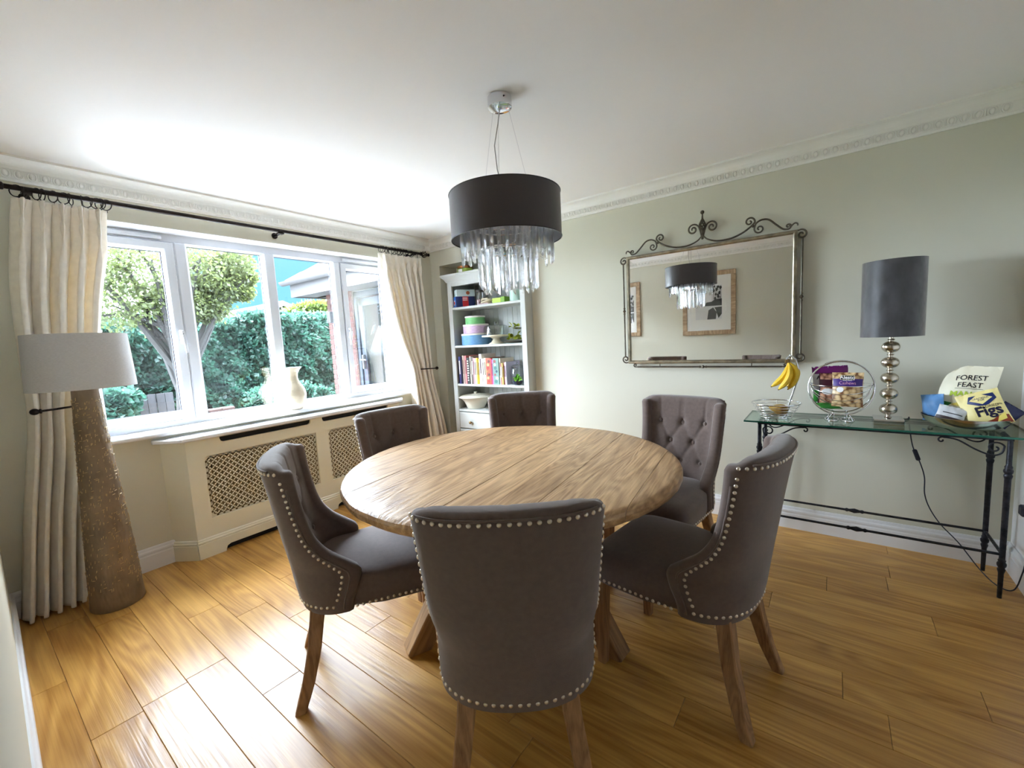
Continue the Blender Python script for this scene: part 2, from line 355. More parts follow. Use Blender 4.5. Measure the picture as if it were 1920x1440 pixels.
# ------------------------------------------------------------------ window
win = bpy.data.objects.new('window_1', None); col.objects.link(win); win.location = (0, 0, 0); struct(win, 'wide white four light window with two opening sashes')
FX0, FX1 = -3.665, -3.592
fr = MB()
fr.box(FX0, FX1, WY0, 0.512, 0.855, WZ1); fr.box(FX0, FX1, 2.772, WY1, 0.855, WZ1)
fr.box(FX0, FX1, 0.512, 2.772, 0.855, 0.902); fr.box(FX0, FX1, 0.512, 2.772, 2.108, WZ1)
fr.build('frame', M_upvc, win, 0)
for y0, y1 in ((1.037, 1.106), (1.612, 1.690), (2.198, 2.262)):
    MB().bbox(FX0, FX1+0.012, y0, y1, 0.902, 2.108, 0.008).build('mullion', M_upvc, win, 30)
def bead(y0, y1, z0, z1, x, wd=0.016):
    """glazing bead: sloping ring round a pane"""
    b = MB(); o = [(y0, z0), (y1, z0), (y1, z1), (y0, z1)]; i = [(y0+wd, z0+wd), (y1-wd, z0+wd), (y1-wd, z1-wd), (y0+wd, z1-wd)]
    V = [(x, *p) for p in o]+[(x-0.018, *p) for p in i]+[(x-0.03, *p) for p in o]+[(x-0.03, *p) for p in i]
    Fs = []
    for k in range(4):
        j = (k+1) % 4; Fs += [(k, j, 4+j, 4+k), (8+k, 12+k, 12+j, 8+j), (4+k, 4+j, 12+j, 12+k), (k, 8+k, 8+j, j)]
    return b.add(V, Fs)
def gasket(y0, y1, z0, z1, x, wd=0.006):
    b = MB(); b.box(x-0.004, x+0.003, y0, y1, z0, z0+wd*0.6); b.box(x-0.004, x+0.003, y0, y1, z1-wd, z1); b.box(x-0.004, x+0.003, y0, y0+wd, z0, z1); b.box(x-0.004, x+0.003, y1-wd, y1, z0, z1); return b
GX = -3.632
for y0, y1 in ((1.106, 1.612), (1.690, 2.198)):
    bead(y0-0.002, y1+0.002, 0.900, 2.110, FX1-0.004).build('glazing_bead', M_upvc, win, 0)
    gasket(y0+0.012, y1-0.012, 0.914, 2.096, GX+0.008).build('gasket', M_black, win, 0)
    MB().box(GX-0.012, GX+0.012, y0+0.004, y1-0.004, 0.906, 2.104).build('pane', M_glass, win, 0)
for (y0, y1, hy, hd) in ((0.512, 1.037, 1.012, 1), (2.262, 2.772, 2.290, -1)):
    sa = bpy.data.objects.new('sash', None); col.objects.link(sa); sa.parent = win
    X0, X1 = FX0+0.01, FX1+0.016; s_ = MB()
    PRF = [(0.0, X0), (0.0, X1-0.006), (0.006, X1), (0.048, X1), (0.052, X1-0.004), (0.052, X0)]      # (distance inward, x)
    for (yy, zz, sy, sz) in ((y0+0.004, 0.908, 1, 1), (y1-0.004, 0.908, -1, 1), (y1-0.004, 2.102, -1, -1), (y0+0.004, 2.102, 1, -1)): s_.v += [(x_, yy+sy*d_, zz+sz*d_*0.92) for d_, x_ in PRF]
    s_.f = [(k*6+i, k*6+(i+1) % 6, ((k+1) % 4)*6+(i+1) % 6, ((k+1) % 4)*6+i) for k in range(4) for i in range(6)]
    s_.build('sash_frame', M_upvc, sa, 20)
    bead(y0+0.052, y1-0.052, 0.950, 2.057, X1-0.006).build('glazing_bead', M_upvc, sa, 0)
    gasket(y0+0.066, y1-0.066, 0.964, 2.044, GX+0.010).build('gasket', M_black, sa, 0)
    MB().box(GX-0.012, GX+0.012, y0+0.056, y1-0.056, 0.953, 2.054).build('pane', M_glass, sa, 0)
    h = MB(); h.bbox(X1, X1+0.018, hy-0.014, hy+0.014, 1.42, 1.52, 0.007)
    h.tube([(X1+0.016, hy, 1.505), (X1+0.04, hy, 1.502), (X1+0.046, hy+0.002*hd, 1.47), (X1+0.04, hy+0.008*hd, 1.40), (X1+0.036, hy+0.012*hd, 1.36)], [0.012, 0.012, 0.011, 0.009, 0.007], 8)
    h.build('handle', M_upvc, sa, 40)
    MB().cyl((X1+0.018, hy, 1.488), (X1+0.052, hy, 1.488), 0.006, None, 10).build('lock_button', M_black, sa)
    v = MB().bbox(FX1, FX1+0.02, y0+0.02, y1-0.06, 2.117, 2.145, 0.006); v.build('trickle_vent', M_upvc, win, 30)
rv = MB(); rv.box(FX1-0.01, XW+0.001, WY0, WY1, WZ1-0.004, WZ1); rv.box(FX1-0.01, XW+0.001, WY0, WY0+0.004, WZ0, WZ1); rv.box(FX1-0.01, XW+0.001, WY1-0.004, WY1, WZ0, WZ1)
rv.build('reveal_lining', M_white, win, 0)
MB().bbox(FX1-0.02, -3.385, WY0-0.06, WY1+0.055, 0.838, 0.866, 0.009).build('window_board', M_white, win, 40)

# ------------------------------------------------------------------ radiator cover
rc = thing('radiator_cover', 'cream painted radiator cover with two fretwork grilles under the window', 'radiator cover', (XW, 1.725, 0))
CX = 0.135      # depth of the front face from the wall (local x)
CY0, CY1 = -0.945, 0.945; ch = 0.095
G = [(-0.755, 0.012), (0.118, 0.83)]      # grille openings in local y
GZ0, GZ1 = 0.25, 0.672
f = MB(); T = 0.018
def fbox(y0, y1, z0, z1): f.box(CX-T, CX, y0, y1, z0, z1)
fy0, fy1 = CY0+ch, CY1-ch
fbox(fy0, fy1, GZ1, 0.748); fbox(fy0, fy1, 0.13, GZ0); fbox(fy0, G[0][0], GZ0, GZ1); fbox(G[0][1], G[1][0], GZ0, GZ1); fbox(G[1][1], fy1, GZ0, GZ1)
SL = [(-0.655, -0.02), (0.075, 0.72)]      # slots under the top and in the plinth
fbox(fy0, SL[0][0], 0.748, 0.79); fbox(SL[0][1], SL[1][0], 0.748, 0.79); fbox(SL[1][1], fy1, 0.748, 0.79)
for a_, b_ in SL:
    for yy, sg in ((a_, 1), (b_, -1)): f.prism([(yy, 0.748), (yy+sg*0.022, 0.748), (yy+sg*0.006, 0.756), (yy, 0.772)], CX-T, CX, 'x')
f.build('front_frame', M_cover, rc, 0)
for sg in (-1, 1):
    e = MB(); a_ = fy0 if sg < 0 else fy1; b_ = CY0 if sg < 0 else CY1
    e.prism([(CX, a_), (0.0, b_), (-0.0, b_-sg*T*1.4), (CX-T*0.7, a_-sg*T*0.6)], 0.0, 0.79); e.build('end_panel', M_cover, rc, 0)
pl = MB()
def plinth(poly0, poly1, z0, z1):
    pass
PP = [(0.0, 0.13), (0.006, 0.13), (0.011, 0.124), (0.011, 0.118), (0.017, 0.112), (0.017, 0.104), (0.013, 0.100), (0.017, 0.095), (0.017, 0.055), (0.0, 0.055)]
pl.sweep(PP, (CX, fy0), (CX, fy1), (1, 0), -0.30, -0.30)
for sg in (-1, 1):
    p_, q_ = ((CX, fy0), (0.0, CY0)) if sg < 0 else ((CX, fy1), (0.0, CY1)); d_ = Vector((CX, ch)).normalized()
    nn_ = (d_.y, sg*d_.x)
    pl.sweep(PP, p_, q_, nn_, -0.30, 0.0); pl.sweep([(0, 0), (0.017, 0), (0.017, 0.055), (0, 0.055)], p_, q_, nn_, -0.3, 0)
def low(y0, y1): pl.sweep([(-0.018, 0), (0.017, 0), (0.017, 0.055), (-0.018, 0.055)], (CX, y0), (CX, y1), (1, 0), 0, 0)
SB = [(-0.70, -0.02), (0.13, 0.80)]
low(fy0-0.004, SB[0][0]); low(SB[0][1], SB[1][0]); low(SB[1][1], fy1+0.004)
for a_, b_ in SB:
    pl.box(CX-0.018, CX+0.017, a_, b_, 0.044, 0.055)
    for yy, sg in ((a_, 1), (b_, -1)): pl.prism([(yy, 0.044), (yy+sg*0.03, 0.044), (yy+sg*0.008, 0.034), (yy, 0.012)], CX-0.018, CX+0.017, 'x')
pl.build('plinth', M_cover, rc, 25)
tp = MB(); O = 0.034
TP = [(0.0, CY0-O*1.2), (0.03, CY0-O*1.2), (CX+O, fy0-O*0.6), (CX+O, fy1+O*0.6), (0.03, CY1+O*1.2), (0.0, CY1+O*1.2)]
TI = [(0.0, CY0-0.006), (0.012, CY0-0.006), (CX+0.012, fy0-0.004), (CX+0.012, fy1+0.004), (0.012, CY1+0.006), (0, CY1+0.006)]
tp.prism(TP, 0.796, 0.812); 
V = [(*p, 0.796) for p in TP]+[(*p, 0.786) for p in TI]; tp.add(V, [(i, (i+1) % 6, 6+(i+1) % 6, 6+i) for i in range(6)]+[tuple(range(11, 5, -1))])
V = [(*p, 0.812) for p in TP]+[(p[0]-(0.006 if p[0] > 0.01 else 0), p[1]*0.994, 0.818) for p in TP]; tp.add(V, [(i, (i+1) % 6, 6+(i+1) % 6, 6+i) for i in range(6)]+[tuple(range(6, 12))])
tp.build('top_board', M_white, rc, 25)
M_fret = mat('fretwork_paint', srgb(230, 222, 200), 0.5)
def fret(y0, y1, z0, z1, P=0.0395):
    """sheet pierced with cross-shaped holes set on the diagonal"""
    b = MB(); h = P/2; ny = int(math.ceil((y1-y0)/P)); nz = int(math.ceil((z1-z0)/P)); py = (y1-y0)/ny; pz = (z1-z0)/nz
    a_, c_ = 0.33, 0.76     # cross arm half width and reach, as a fraction of the half diagonal
    cross = []
    for k in range(4):
        an = k*math.pi/2
        for (u, w_) in ((c_*0.86, -a_*0.8), (c_, 0), (c_*0.86, a_*0.8), (a_*0.74, a_*0.74)): cross.append((u*math.cos(an)-w_*math.sin(an), u*math.sin(an)+w_*math.cos(an)))
    dia = [(1, -0.0), (1, 0), (1, 0), (0.5, 0.5)]*1
    out = []
    for k in range(4):
        an = k*math.pi/2
        for (u, w_) in ((0.82, -0.18), (1.0, 0.0), (0.82, 0.18), (0.5, 0.5)): out.append((u*math.cos(an)-w_*math.sin(an), u*math.sin(an)+w_*math.cos(an)))
    n = 16
    for j in range(2*nz+1):
        for i in range(2*ny+1):
            if (i+j) % 2: continue
            cy_, cz_ = y0+i*py/2, z0+j*pz/2
            if i in (0, 2*ny) or j in (0, 2*nz): continue
            V = []
            for pts, sc_ in ((out, 1.0), (cross, 1.0)):
                for (u, w_) in pts: V.append((0.0, cy_+u*py/2*sc_, cz_+w_*pz/2*sc_))
            V += [(-0.005, v_[1], v_[2]) for v_ in V[16:]]
            b.add(V, [(k, (k+1) % n, n+(k+1) % n, n+k) for k in range(n)]+[(n+k, n+(k+1) % n, 2*n+(k+1) % n, 2*n+k) for k in range(n)])
    # border triangles
    for i in range(ny):
        for z_, s_ in ((z0, 1), (z1, -1)): b.add([(0, y0+i*py, z_), (0, y0+(i+1)*py, z_), (0, y0+(i+0.5)*py, z_+s_*pz/2)], [(0, 1, 2)])
    for j in range(nz):
        for y_, s_ in ((y0, 1), (y1, -1)): b.add([(0, y_, z0+j*pz), (0, y_, z0+(j+1)*pz), (0, y_+s_*py/2, z0+(j+0.5)*pz)], [(0, 1, 2)])
    return b
for a_, b_ in G:
    g_ = fret(a_, b_, GZ0, GZ1); o = g_.build('grille', M_fret, rc, 0, loc=(CX-0.010, 0, 0))
M_slot_shade = mat('slot_shade_black', (0.012, 0.012, 0.014), 0.8)  # black sheets stand in for the shade inside the slots
for a_, b_ in SL: MB().box(CX-T-0.004, CX-T-0.001, a_-0.02, b_+0.02, 0.735, 0.785).build('slot_shade', M_slot_shade, rc, 0)
for a_, b_ in SB: MB().box(CX-0.026, CX-0.022, a_-0.02, b_+0.02, 0.001, 0.060).build('slot_shade', M_slot_shade, rc, 0)
M_rad = mat('radiator_paint', srgb(150, 130, 95), 0.6)
rd = MB(); rd.bbox(0.03, 0.075, -0.75, 0.75, 0.12, 0.64, 0.01)
for k in range(38): rd.bbox(0.075, 0.085, -0.73+k*0.0395, -0.73+k*0.0395+0.024, 0.14, 0.62, 0.004)
rd.build('radiator', M_rad, rc, 30)

# ------------------------------------------------------------------ curtain pole, rings, curtains
M_iron = mat('bronze_iron', (0.028, 0.022, 0.022), 0.38, 0.85, var=0.3, vscale=40)
PX, PZ = -3.345, 2.236
pole = thing('curtain_pole', 'dark bronze curtain pole with cage finials above the window', 'curtain pole', (PX, 1.68, PZ))
L0, L1 = -1.385, 1.345
MB().cyl((0, L0, 0), (0, L1, 0), 0.0125, None, 14).build('rod', M_iron, pole)
for yy, sg in ((L1, 1), (L0, -1)):
    fi = MB(); fi.lathe([(0.0135, 0), (0.019, 0.004), (0.019, 0.014), (0.010, 0.02)], 14, (0, yy, 0), ax='y') if sg > 0 else fi.lathe([(0.010, -0.02), (0.019, -0.014), (0.019, -0.004), (0.0135, 0)], 14, (0, yy, 0), ax='y')
    for k in range(6):
        a = 2*math.pi*k/6; pts = []
        for q in range(9):
            t = q/8; rr_ = 0.008+0.024*math.sin(math.pi*t); an = a+t*2.0
            pts.append((rr_*math.cos(an), yy+sg*(0.018+0.062*t), rr_*math.sin(an)))
        fi.tube(pts, 0.0038, 6)
    fi.cyl((0, yy+sg*0.078, 0), (0, yy+sg*0.092, 0), 0.010, 0.007, 10); fi.ball((0, yy+sg*0.103, 0), 0.016)
    fi.build('finial', M_iron, pole, 50)
for yy in (-1.31, -0.035, 1.25):
    bk = MB(); bk.tube([(-0.095, yy, -0.02), (-0.05, yy, -0.022), (-0.02, yy, -0.02), (0.0, yy, -0.017)], 0.007, 8); bk.lathe([(0.022, 0), (0.022, 0.006), (0.01, 0.01)], 14, (-0.095, yy, -0.02), ax='x')
    bk.tube([(0.0, yy-0.012, -0.016), (0.014, yy-0.012, -0.008), (0.016, yy-0.012, 0.006)], 0.005, 6); bk.box(-0.02, 0.018, yy-0.02, yy+0.02, -0.024, -0.014)
    bk.build('bracket', M_iron, pole, 40)
ring_me = None
def ring(yy, tilt):
    b = MB(); n = 18; pts = [(0.029*math.cos(2*math.pi*k/n), 0, 0.029*math.sin(2*math.pi*k/n)-0.015) for k in range(n)]
    b.tube(pts, 0.0026, 6, closed=True); b.tube([(0, 0, -0.043), (0, 0.003, -0.050), (0, 0, -0.058)], 0.0016, 5)
    return b.xf(Matrix.Translation((0, yy, 0)) @ Matrix.Rotation(tilt, 4, 'Z')).build('ring', M_iron, pole, 50)
rng = random.Random(11)
RL = [-1.345, -1.275, -1.255, -1.215, -1.175, -1.150, -1.105, -1.085, -1.045, -1.030, -1.005]
RR = [0.865, 0.885, 0.925, 0.945, 0.985, 1.02, 1.06, 1.085, 1.125, 1.155, 1.22, 1.30]
for q in RL+RR: ring(q, rng.choice((-1, 1, 1))*rng.uniform(0.15, 0.95))

M_curt = mat('linen_curtain', srgb(250, 245, 234), 0.85, var=0.05, vscale=30, bump=0.12, bscale=500, sheen=0.2)
def translucent(m, amt, colr):
    n = m.node_tree; b = n.nodes['Principled BSDF']; o = [x for x in n.nodes if x.type == 'OUTPUT_MATERIAL'][0]
    t = n.nodes.new('ShaderNodeBsdfTranslucent'); t.inputs['Color'].default_value = (*colr, 1); mx_ = n.nodes.new('ShaderNodeMixShader'); mx_.inputs[0].default_value = amt
    n.links.new(b.outputs[0], mx_.inputs[1]); n.links.new(t.outputs[0], mx_.inputs[2]); n.links.new(mx_.outputs[0], o.inputs['Surface'])
translucent(M_curt, 0.16, srgb(235, 215, 180))
def curtain(name, label, edges, depth_tab, pleats, seed, xbase, tie_z, phase=0.0, htop=2.185):
    """edges: z -> (y_left, y_right); folds deepen between the pinch pleats; depth_tab: z -> fold amplitude"""
    rg = random.Random(seed); ph = [rg.uniform(-0.35, 0.35) for _ in range(pleats*2+2)]; amp = [rg.uniform(0.7, 1.3) for _ in range(pleats*2+2)]
    def fn(u, v):
        z = htop*(1-v)+0.012*v
        yl, yr = slerp([(a, b[0]) for a, b in edges], z), slerp([(a, b[1]) for a, b in edges], z)
        A = slerp(depth_tab, z); s_ = u*pleats; k = int(min(s_, pleats-1e-6)); fr_ = s_-k; W = (yr-yl)/pleats
        w_ = math.sin(math.pi*fr_)**0.6                       # rounded ridge, narrow valley
        dn = htop-z; d_ = fr_-0.5
        pin = math.exp(-((dn-0.115)/0.045)**2); head = max(0.0, 1-dn/0.30)
        x = xbase(z)+A*amp[k]*(w_-0.5)*(1-0.55*head)+0.005*math.sin(7*z+5*u+phase)
        yy = yl+(yr-yl)*u+W*0.42*math.sin(2*math.pi*fr_)*(1-head)
        # pinch pleat: the three fingers of each pleat are gathered at one point and fan out above and below it
        yy -= (d_ if abs(d_) < 0.25 else math.copysign(0.5-abs(d_), d_))*W*0.95*pin
        m_ = max(0.0, 1-abs(d_)/0.28)
        x += head*(0.030*math.cos(6*math.pi*d_)*m_*(0.30 if dn > 0.115 else 1.0)*(1-0.9*pin))+0.022*m_*pin-0.012*pin*(1-m_)
        yy += ph[k]*0.035*(1-math.exp(-dn*2))*math.sin(math.pi*fr_)
        return (x, yy, z)
    o = MB().grid(fn, pleats*30+1, 130).build(name, M_curt, None, 80)
    sm = o.modifiers.new('thickness', 'SOLIDIFY'); sm.thickness = 0.004
    return tag(o, label, 'curtain')
xb = lambda z: -3.345+0.03*max(0, 1-z/2.0)
curtain('curtain', 'cream linen pinch pleat curtain behind the floor lamp',
        [(0.0, (0.10, 0.345)), (0.5, (0.165, 0.40)), (0.9, (0.225, 0.455)), (1.09, (0.245, 0.47)), (1.35, (0.25, 0.54)), (1.72, (0.262, 0.605)), (1.95, (0.285, 0.65)), (2.2, (0.318, 0.672))],
        [(0, 0.115), (0.6, 0.105), (1.09, 0.085), (1.6, 0.095), (2.0, 0.085), (2.2, 0.05)], 5, 5, lambda z: -3.345+0.02*max(0, 1-z/2.0), 1.09)
curtain('curtain', 'cream linen curtain tied back beside the bookcase corner',
        [(0.0, (2.815, 3.235)), (0.4, (2.82, 3.16)), (0.8, (2.80, 3.08)), (1.0, (2.785, 3.045)), (1.09, (2.775, 3.035)), (1.2, (2.74, 3.03)), (1.4, (2.665, 3.02)), (1.7, (2.585, 3.01)), (2.0, (2.53, 3.005)), (2.2, (2.515, 3.02))],
        [(0, 0.115), (0.6, 0.11), (1.09, 0.085), (1.6, 0.11), (2.0, 0.11), (2.2, 0.06)], 7, 9, lambda z: -3.345+0.01*max(0, 1-z/2.0), 1.07)
for (yk, ya, lab, z) in ((0.262, 0.425, 'bronze curtain holdback with round knob on the left curtain', 1.095), (3.075, 2.878, 'bronze curtain holdback with round knob on the right curtain', 1.075)):
    hb = thing('curtain_holdback', lab, 'holdback', (XW, yk, z)); sg = 1 if ya > yk else -1
    dy = ya-yk
    MB().tube([(0.16, 0, 0), (0.163, dy*0.2, 0.001), (0.166, dy*0.5, 0.003), (0.160, dy*0.8, 0.005), (0.14, dy*0.96, 0.006), (0.08, dy*1.0, 0.006), (0.0, dy*0.98, 0.006)], 0.0055, 8).build('arm', M_iron, hb)
    MB().ball((0.16, 0, 0), 0.0165, 1, 1.15, 1).lathe([(0.006, 0), (0.012, 0.004), (0.012, 0.010), (0.006, 0.014)], 12, (0.16, sg*0.014, 0), ax='y').build('knob', M_iron, hb, 50)
    MB().lathe([(0.024, 0.0), (0.024, 0.005), (0.010, 0.010)], 16, (0, dy*0.98, 0.006), ax='x').build('wall_plate', M_iron, hb)

# ------------------------------------------------------------------ dining table
M_table = wood('rustic_elm', srgb(134, 98, 62), srgb(214, 176, 130), 0.38, grain=(1.5, 9, 9), bump=0.8, rand=0.12, knots=1.3, fine=(2.0, 9), wt=(0.46, 0.40, 0.14), span=(0.27, 0.73), rings=85.0)
M_leg = wood('weathered_elm', srgb(110, 76, 46), srgb(182, 140, 92), 0.6, grain=(2, 14, 14), bump=0.5, rand=0.2)
TX, TY, TZ, TR = -1.222, 1.585, 0.772, 0.768
table = thing('dining_table', 'large round rustic wooden dining table in the middle of the room', 'table', (TX, TY, 0))
def table_disc():
    bm = bmesh.new(); n = 96
    prof = [(0.0, 0.0), (0.3, 0.0), (0.62, 0.0), (0.735, -0.001), (0.752, -0.004), (0.763, -0.011), (0.768, -0.022), (0.767, -0.036), (0.760, -0.048), (0.748, -0.056), (0.73, -0.060), (0.3, -0.060), (0.0, -0.060)]
    rings = []
    for r_, z_ in prof:
        if r_ == 0: rings.append([bm.verts.new((0, 0, TZ+z_))]); continue
        rings.append([bm.verts.new((r_*math.cos(2*math.pi*k/n)*(1+0.002*math.sin(5*k)), r_*math.sin(2*math.pi*k/n)*(1+0.002*math.cos(3*k)), TZ+z_)) for k in range(n)])
    for a, b in zip(rings, rings[1:]):
        for k in range(n):
            if len(a) == 1: bm.faces.new((a[0], b[k], b[(k+1) % n]))
            elif len(b) == 1: bm.faces.new((a[k], b[0], a[(k+1) % n]))
            else: bm.faces.new((a[k], b[k], b[(k+1) % n], a[(k+1) % n]))
    bmesh.ops.recalc_face_normals(bm, faces=bm.faces); return bm
cuts = [-0.80, -0.655, -0.52, -0.365, -0.225, -0.07, 0.085, 0.225, 0.375, 0.53, 0.665, 0.80]
PD = R(97.0)      # boards run nearly along the room's depth
for i, (c0, c1) in enumerate(zip(cuts, cuts[1:])):
    bm = table_disc()
    bmesh.ops.rotate(bm, cent=(0, 0, 0), matrix=Matrix.Rotation(0.37*i*0, 3, 'Z'), verts=bm.verts)
    g = 0.0007
    for co, no_ in (((0, c0+g, 0), (0, -1, 0)), ((0, c1-g, 0), (0, 1, 0))):
        r_ = bmesh.ops.bisect_plane(bm, geom=bm.verts[:]+bm.edges[:]+bm.faces[:], plane_co=co, plane_no=no_, clear_outer=True)
        ed = [e for e in r_['geom_cut'] if isinstance(e, bmesh.types.BMEdge)]
        if ed: bmesh.ops.edgeloop_fill(bm, edges=ed)
    dz = [0, 0.0006, -0.0004, 0.0003, -0.0006, 0.0005, 0, -0.0005, 0.0006, 0, 0.0004][i]
    for v in bm.verts: v.co.z += dz
    MB().bm(bm).build('tabletop_board', M_table, table, 28, rz=PD)
def beam(p0, p1, w_, h_, up=(0, 0, 1), bev=0.004):
    """square timber from p0 to p1 with local x along it; returns (mesh builder, matrix)"""
    p0, p1 = Vector(p0), Vector(p1); d_ = p1-p0; x = d_.normalized(); y_ = Vector(up).cross(x).normalized(); z_ = x.cross(y_)
    b = MB().bbox(0, d_.length, -w_/2, w_/2, -h_/2, h_/2, bev)
    Mx = Matrix((x, y_, z_)).transposed().to_4x4(); Mx.translation = p0; return b, Mx
def put(b, Mx, name, m, parent, smooth=30):
    o = b.build(name, m, parent, smooth); o.matrix_local = Mx; return o
for an in (245, 357, 65, 177):
    c, s_ = math.cos(R(an)), math.sin(R(an))
    p0 = Vector((0.52*c, 0.52*s_, 0.0)); p1 = Vector((0.10*c, 0.10*s_, 0.655)); dd = (p1-p0).normalized()
    b, Mx = beam(p0-dd*0.02, p1, 0.095, 0.085, up=(-s_, c, 0))
    inv = Mx.inverted()
    bm = bmesh.new(); me_t = bpy.data.meshes.new('t'); me_t.from_pydata(b.v, [], b.f); bm.from_mesh(me_t); bpy.data.meshes.remove(me_t)
    bmesh.ops.transform(bm, matrix=Mx, verts=bm.verts)
    r_ = bmesh.ops.bisect_plane(bm, geom=bm.verts[:]+bm.edges[:]+bm.faces[:], plane_co=(0, 0, 0.001), plane_no=(0, 0, -1), clear_outer=True)
    ed = [e for e in r_['geom_cut'] if isinstance(e, bmesh.types.BMEdge)]; bmesh.ops.edgeloop_fill(bm, edges=ed)
    bmesh.ops.transform(bm, matrix=inv, verts=bm.verts)
    put(MB().bm(bm), Mx, 'leg', M_leg, table)
for an in (31, 121):
    c, s_ = math.cos(R(an)), math.sin(R(an))
    b, Mx = beam((-0.5*c, -0.5*s_, 0.683), (0.5*c, 0.5*s_, 0.683), 0.09, 0.055 if an == 31 else 0.05); put(b, Mx, 'cross_rail', M_leg, table)
MB().bbox(-0.11, 0.11, -0.11, 0.11, 0.56, 0.66, 0.006).build('centre_block', M_leg, table, 30, rz=R(31))

# ------------------------------------------------------------------ dining chairs
M_fab = mat('brown_linen', srgb(101, 85, 78), 0.9, var=0.10, vscale=60, bump=0.18, bscale=700, sheen=0.35)
M_nail = mat('nickel_stud', srgb(222, 212, 196), 0.28, 1.0)
M_cleg = wood('oak_leg', srgb(112, 78, 50), srgb(176, 136, 96), 0.55, grain=(3, 20, 20), bump=0.4, rand=0.15)
ZB, ZT = 0.360, 0.946
T_a = [(0.36, 0.228), (0.5, 0.236), (0.65, 0.232), (0.8, 0.238), (0.95, 0.248)]
T_r = [(0.36, -0.252), (0.42, -0.268), (0.5, -0.280), (0.62, -0.296), (0.8, -0.322), (0.95, -0.350)]
T_f = [(0.34, -0.075), (0.40, -0.068), (0.46, -0.045), (0.515, -0.040), (0.55, -0.080), (0.60, -0.142), (0.66, -0.182), (0.74, -0.205), (0.84, -0.222), (0.95, -0.232)]
def outer(th, z, off=0.0):
    a, r_, f_ = slerp(T_a, z), slerp(T_r, z), slerp(T_f, z); b = f_-r_
    e = 0.86       # a little squarer than an ellipse
    sx = math.copysign(abs(math.sin(th))**e, math.sin(th)); cx_ = abs(math.cos(th))**e
    return Vector(((a+off)*sx, f_-(b+off)*cx_, z))
BTN = [(-0.13, 0.80), (0.0, 0.795), (0.13, 0.80), (-0.066, 0.685), (0.066, 0.685), (-0.12, 0.575), (0.0, 0.57), (0.12, 0.575)]
CRS = [((-0.13, 0.80), (-0.135, 0.96)), ((0, 0.795), (0, 0.96)), ((0.13, 0.80), (0.135, 0.96)), ((-0.13, 0.80), (-0.066, 0.685)), ((0, 0.795), (-0.066, 0.685)), ((0, 0.795), (0.066, 0.685)), ((0.13, 0.80), (0.066, 0.685)),
       ((-0.066, 0.685), (-0.12, 0.575)), ((-0.066, 0.685), (0, 0.57)), ((0.066, 0.685), (0, 0.57)), ((0.066, 0.685), (0.12, 0.575))]
def seg_d(p, a, b):
    ax, ay = b[0]-a[0], b[1]-a[1]; t = max(0, min(1, ((p[0]-a[0])*ax+(p[1]-a[1])*ay)/(ax*ax+ay*ay))); return math.hypot(p[0]-a[0]-ax*t, p[1]-a[1]-ay*t)
def inner(th, z):
    tk = 0.058+0.020*math.cos(th)**2
    a, r_, f_ = slerp(T_a, z)-0.060, slerp(T_r, z)+0.082, slerp(T_f, z)-0.004; b = f_-r_
    e = 0.9; sx = math.copysign(abs(math.sin(th))**e, math.sin(th)); cx_ = abs(math.cos(th))**e
    x = a*sx; d_ = 0.0
    for q in BTN: d_ += 0.020*math.exp(-((x-q[0])**2+(z-q[1])**2)/0.00045)
    m_ = min(seg_d((x, z), *c) for c in CRS); d_ += 0.0065*math.exp(-(m_/0.0065)**2)
    y_ = f_-b*cx_-d_*cx_
    return Vector((x, y_, z))
NC = 53; TH = [R(-90+180*i/(NC-1)) for i in range(NC)]
ROWS = [ZB+(0.925-ZB)*j/45 for j in range(46)]
def backrest_mesh():
    b = MB(); V = []; ring = 2*NC+6
    def corner(th, z): return z-0.022*(abs(math.sin(th))**14)*max(0, (z-0.86)/0.09)
    rows = [(z, 0.0) for z in ROWS]+[(0.936, 0.16), (0.943, 0.36), (ZT, 0.66)]
    for z, k in rows:
        o_ = [outer(t, min(z, 0.95)) for t in TH]; i_ = [inner(t, min(z, 0.95)) for t in TH]
        L = []
        for t, p, q in zip(TH, o_, i_): m_ = (p+q)/2; r_ = p.lerp(m_, k); r_.z = corner(t, z); L.append(r_)
        pe, qe = o_[-1], i_[-1]
        def cap(p, q, tl, tr):
            out_ = []
            for s_, f_ in ((0.14, 0.75), (0.5, 1.0), (0.86, 0.75)):
                c = p.lerp(q, s_); c.y += 0.020*f_; m_ = (p+q)/2; c = c.lerp(m_, k); c.z = corner(R(90), z); out_.append(c)
            return out_
        L += cap(pe, qe, 0, 0)
        for t, p, q in reversed(list(zip(TH, o_, i_))): m_ = (p+q)/2; r_ = q.lerp(m_, k); r_.z = corner(t, z); L.append(r_)
        L += cap(i_[0], o_[0], 0, 0)
        V += L
    nr = len(rows); Fs = []
    for j in range(nr-1):
        for i in range(ring): k = (i+1) % ring; Fs.append((j*ring+i, j*ring+k, (j+1)*ring+k, (j+1)*ring+i))
    for j, fl in ((0, 1), (nr-1, 0)):
        o0 = j*ring
        for i in range(NC-1):
            q = (o0+i, o0+i+1, o0+NC+3+(NC-2-i), o0+NC+3+(NC-1-i)); Fs.append(q[::-1] if fl else q)
        e1 = [o0+NC-1, o0+NC, o0+NC+1, o0+NC+2, o0+NC+3]; e2 = [o0+2*NC+2, o0+2*NC+3, o0+2*NC+4, o0+2*NC+5, o0]
        Fs += [tuple(e1), tuple(e2)]
    return b.add(V, Fs).mesh('backrest', M_fab, 60)
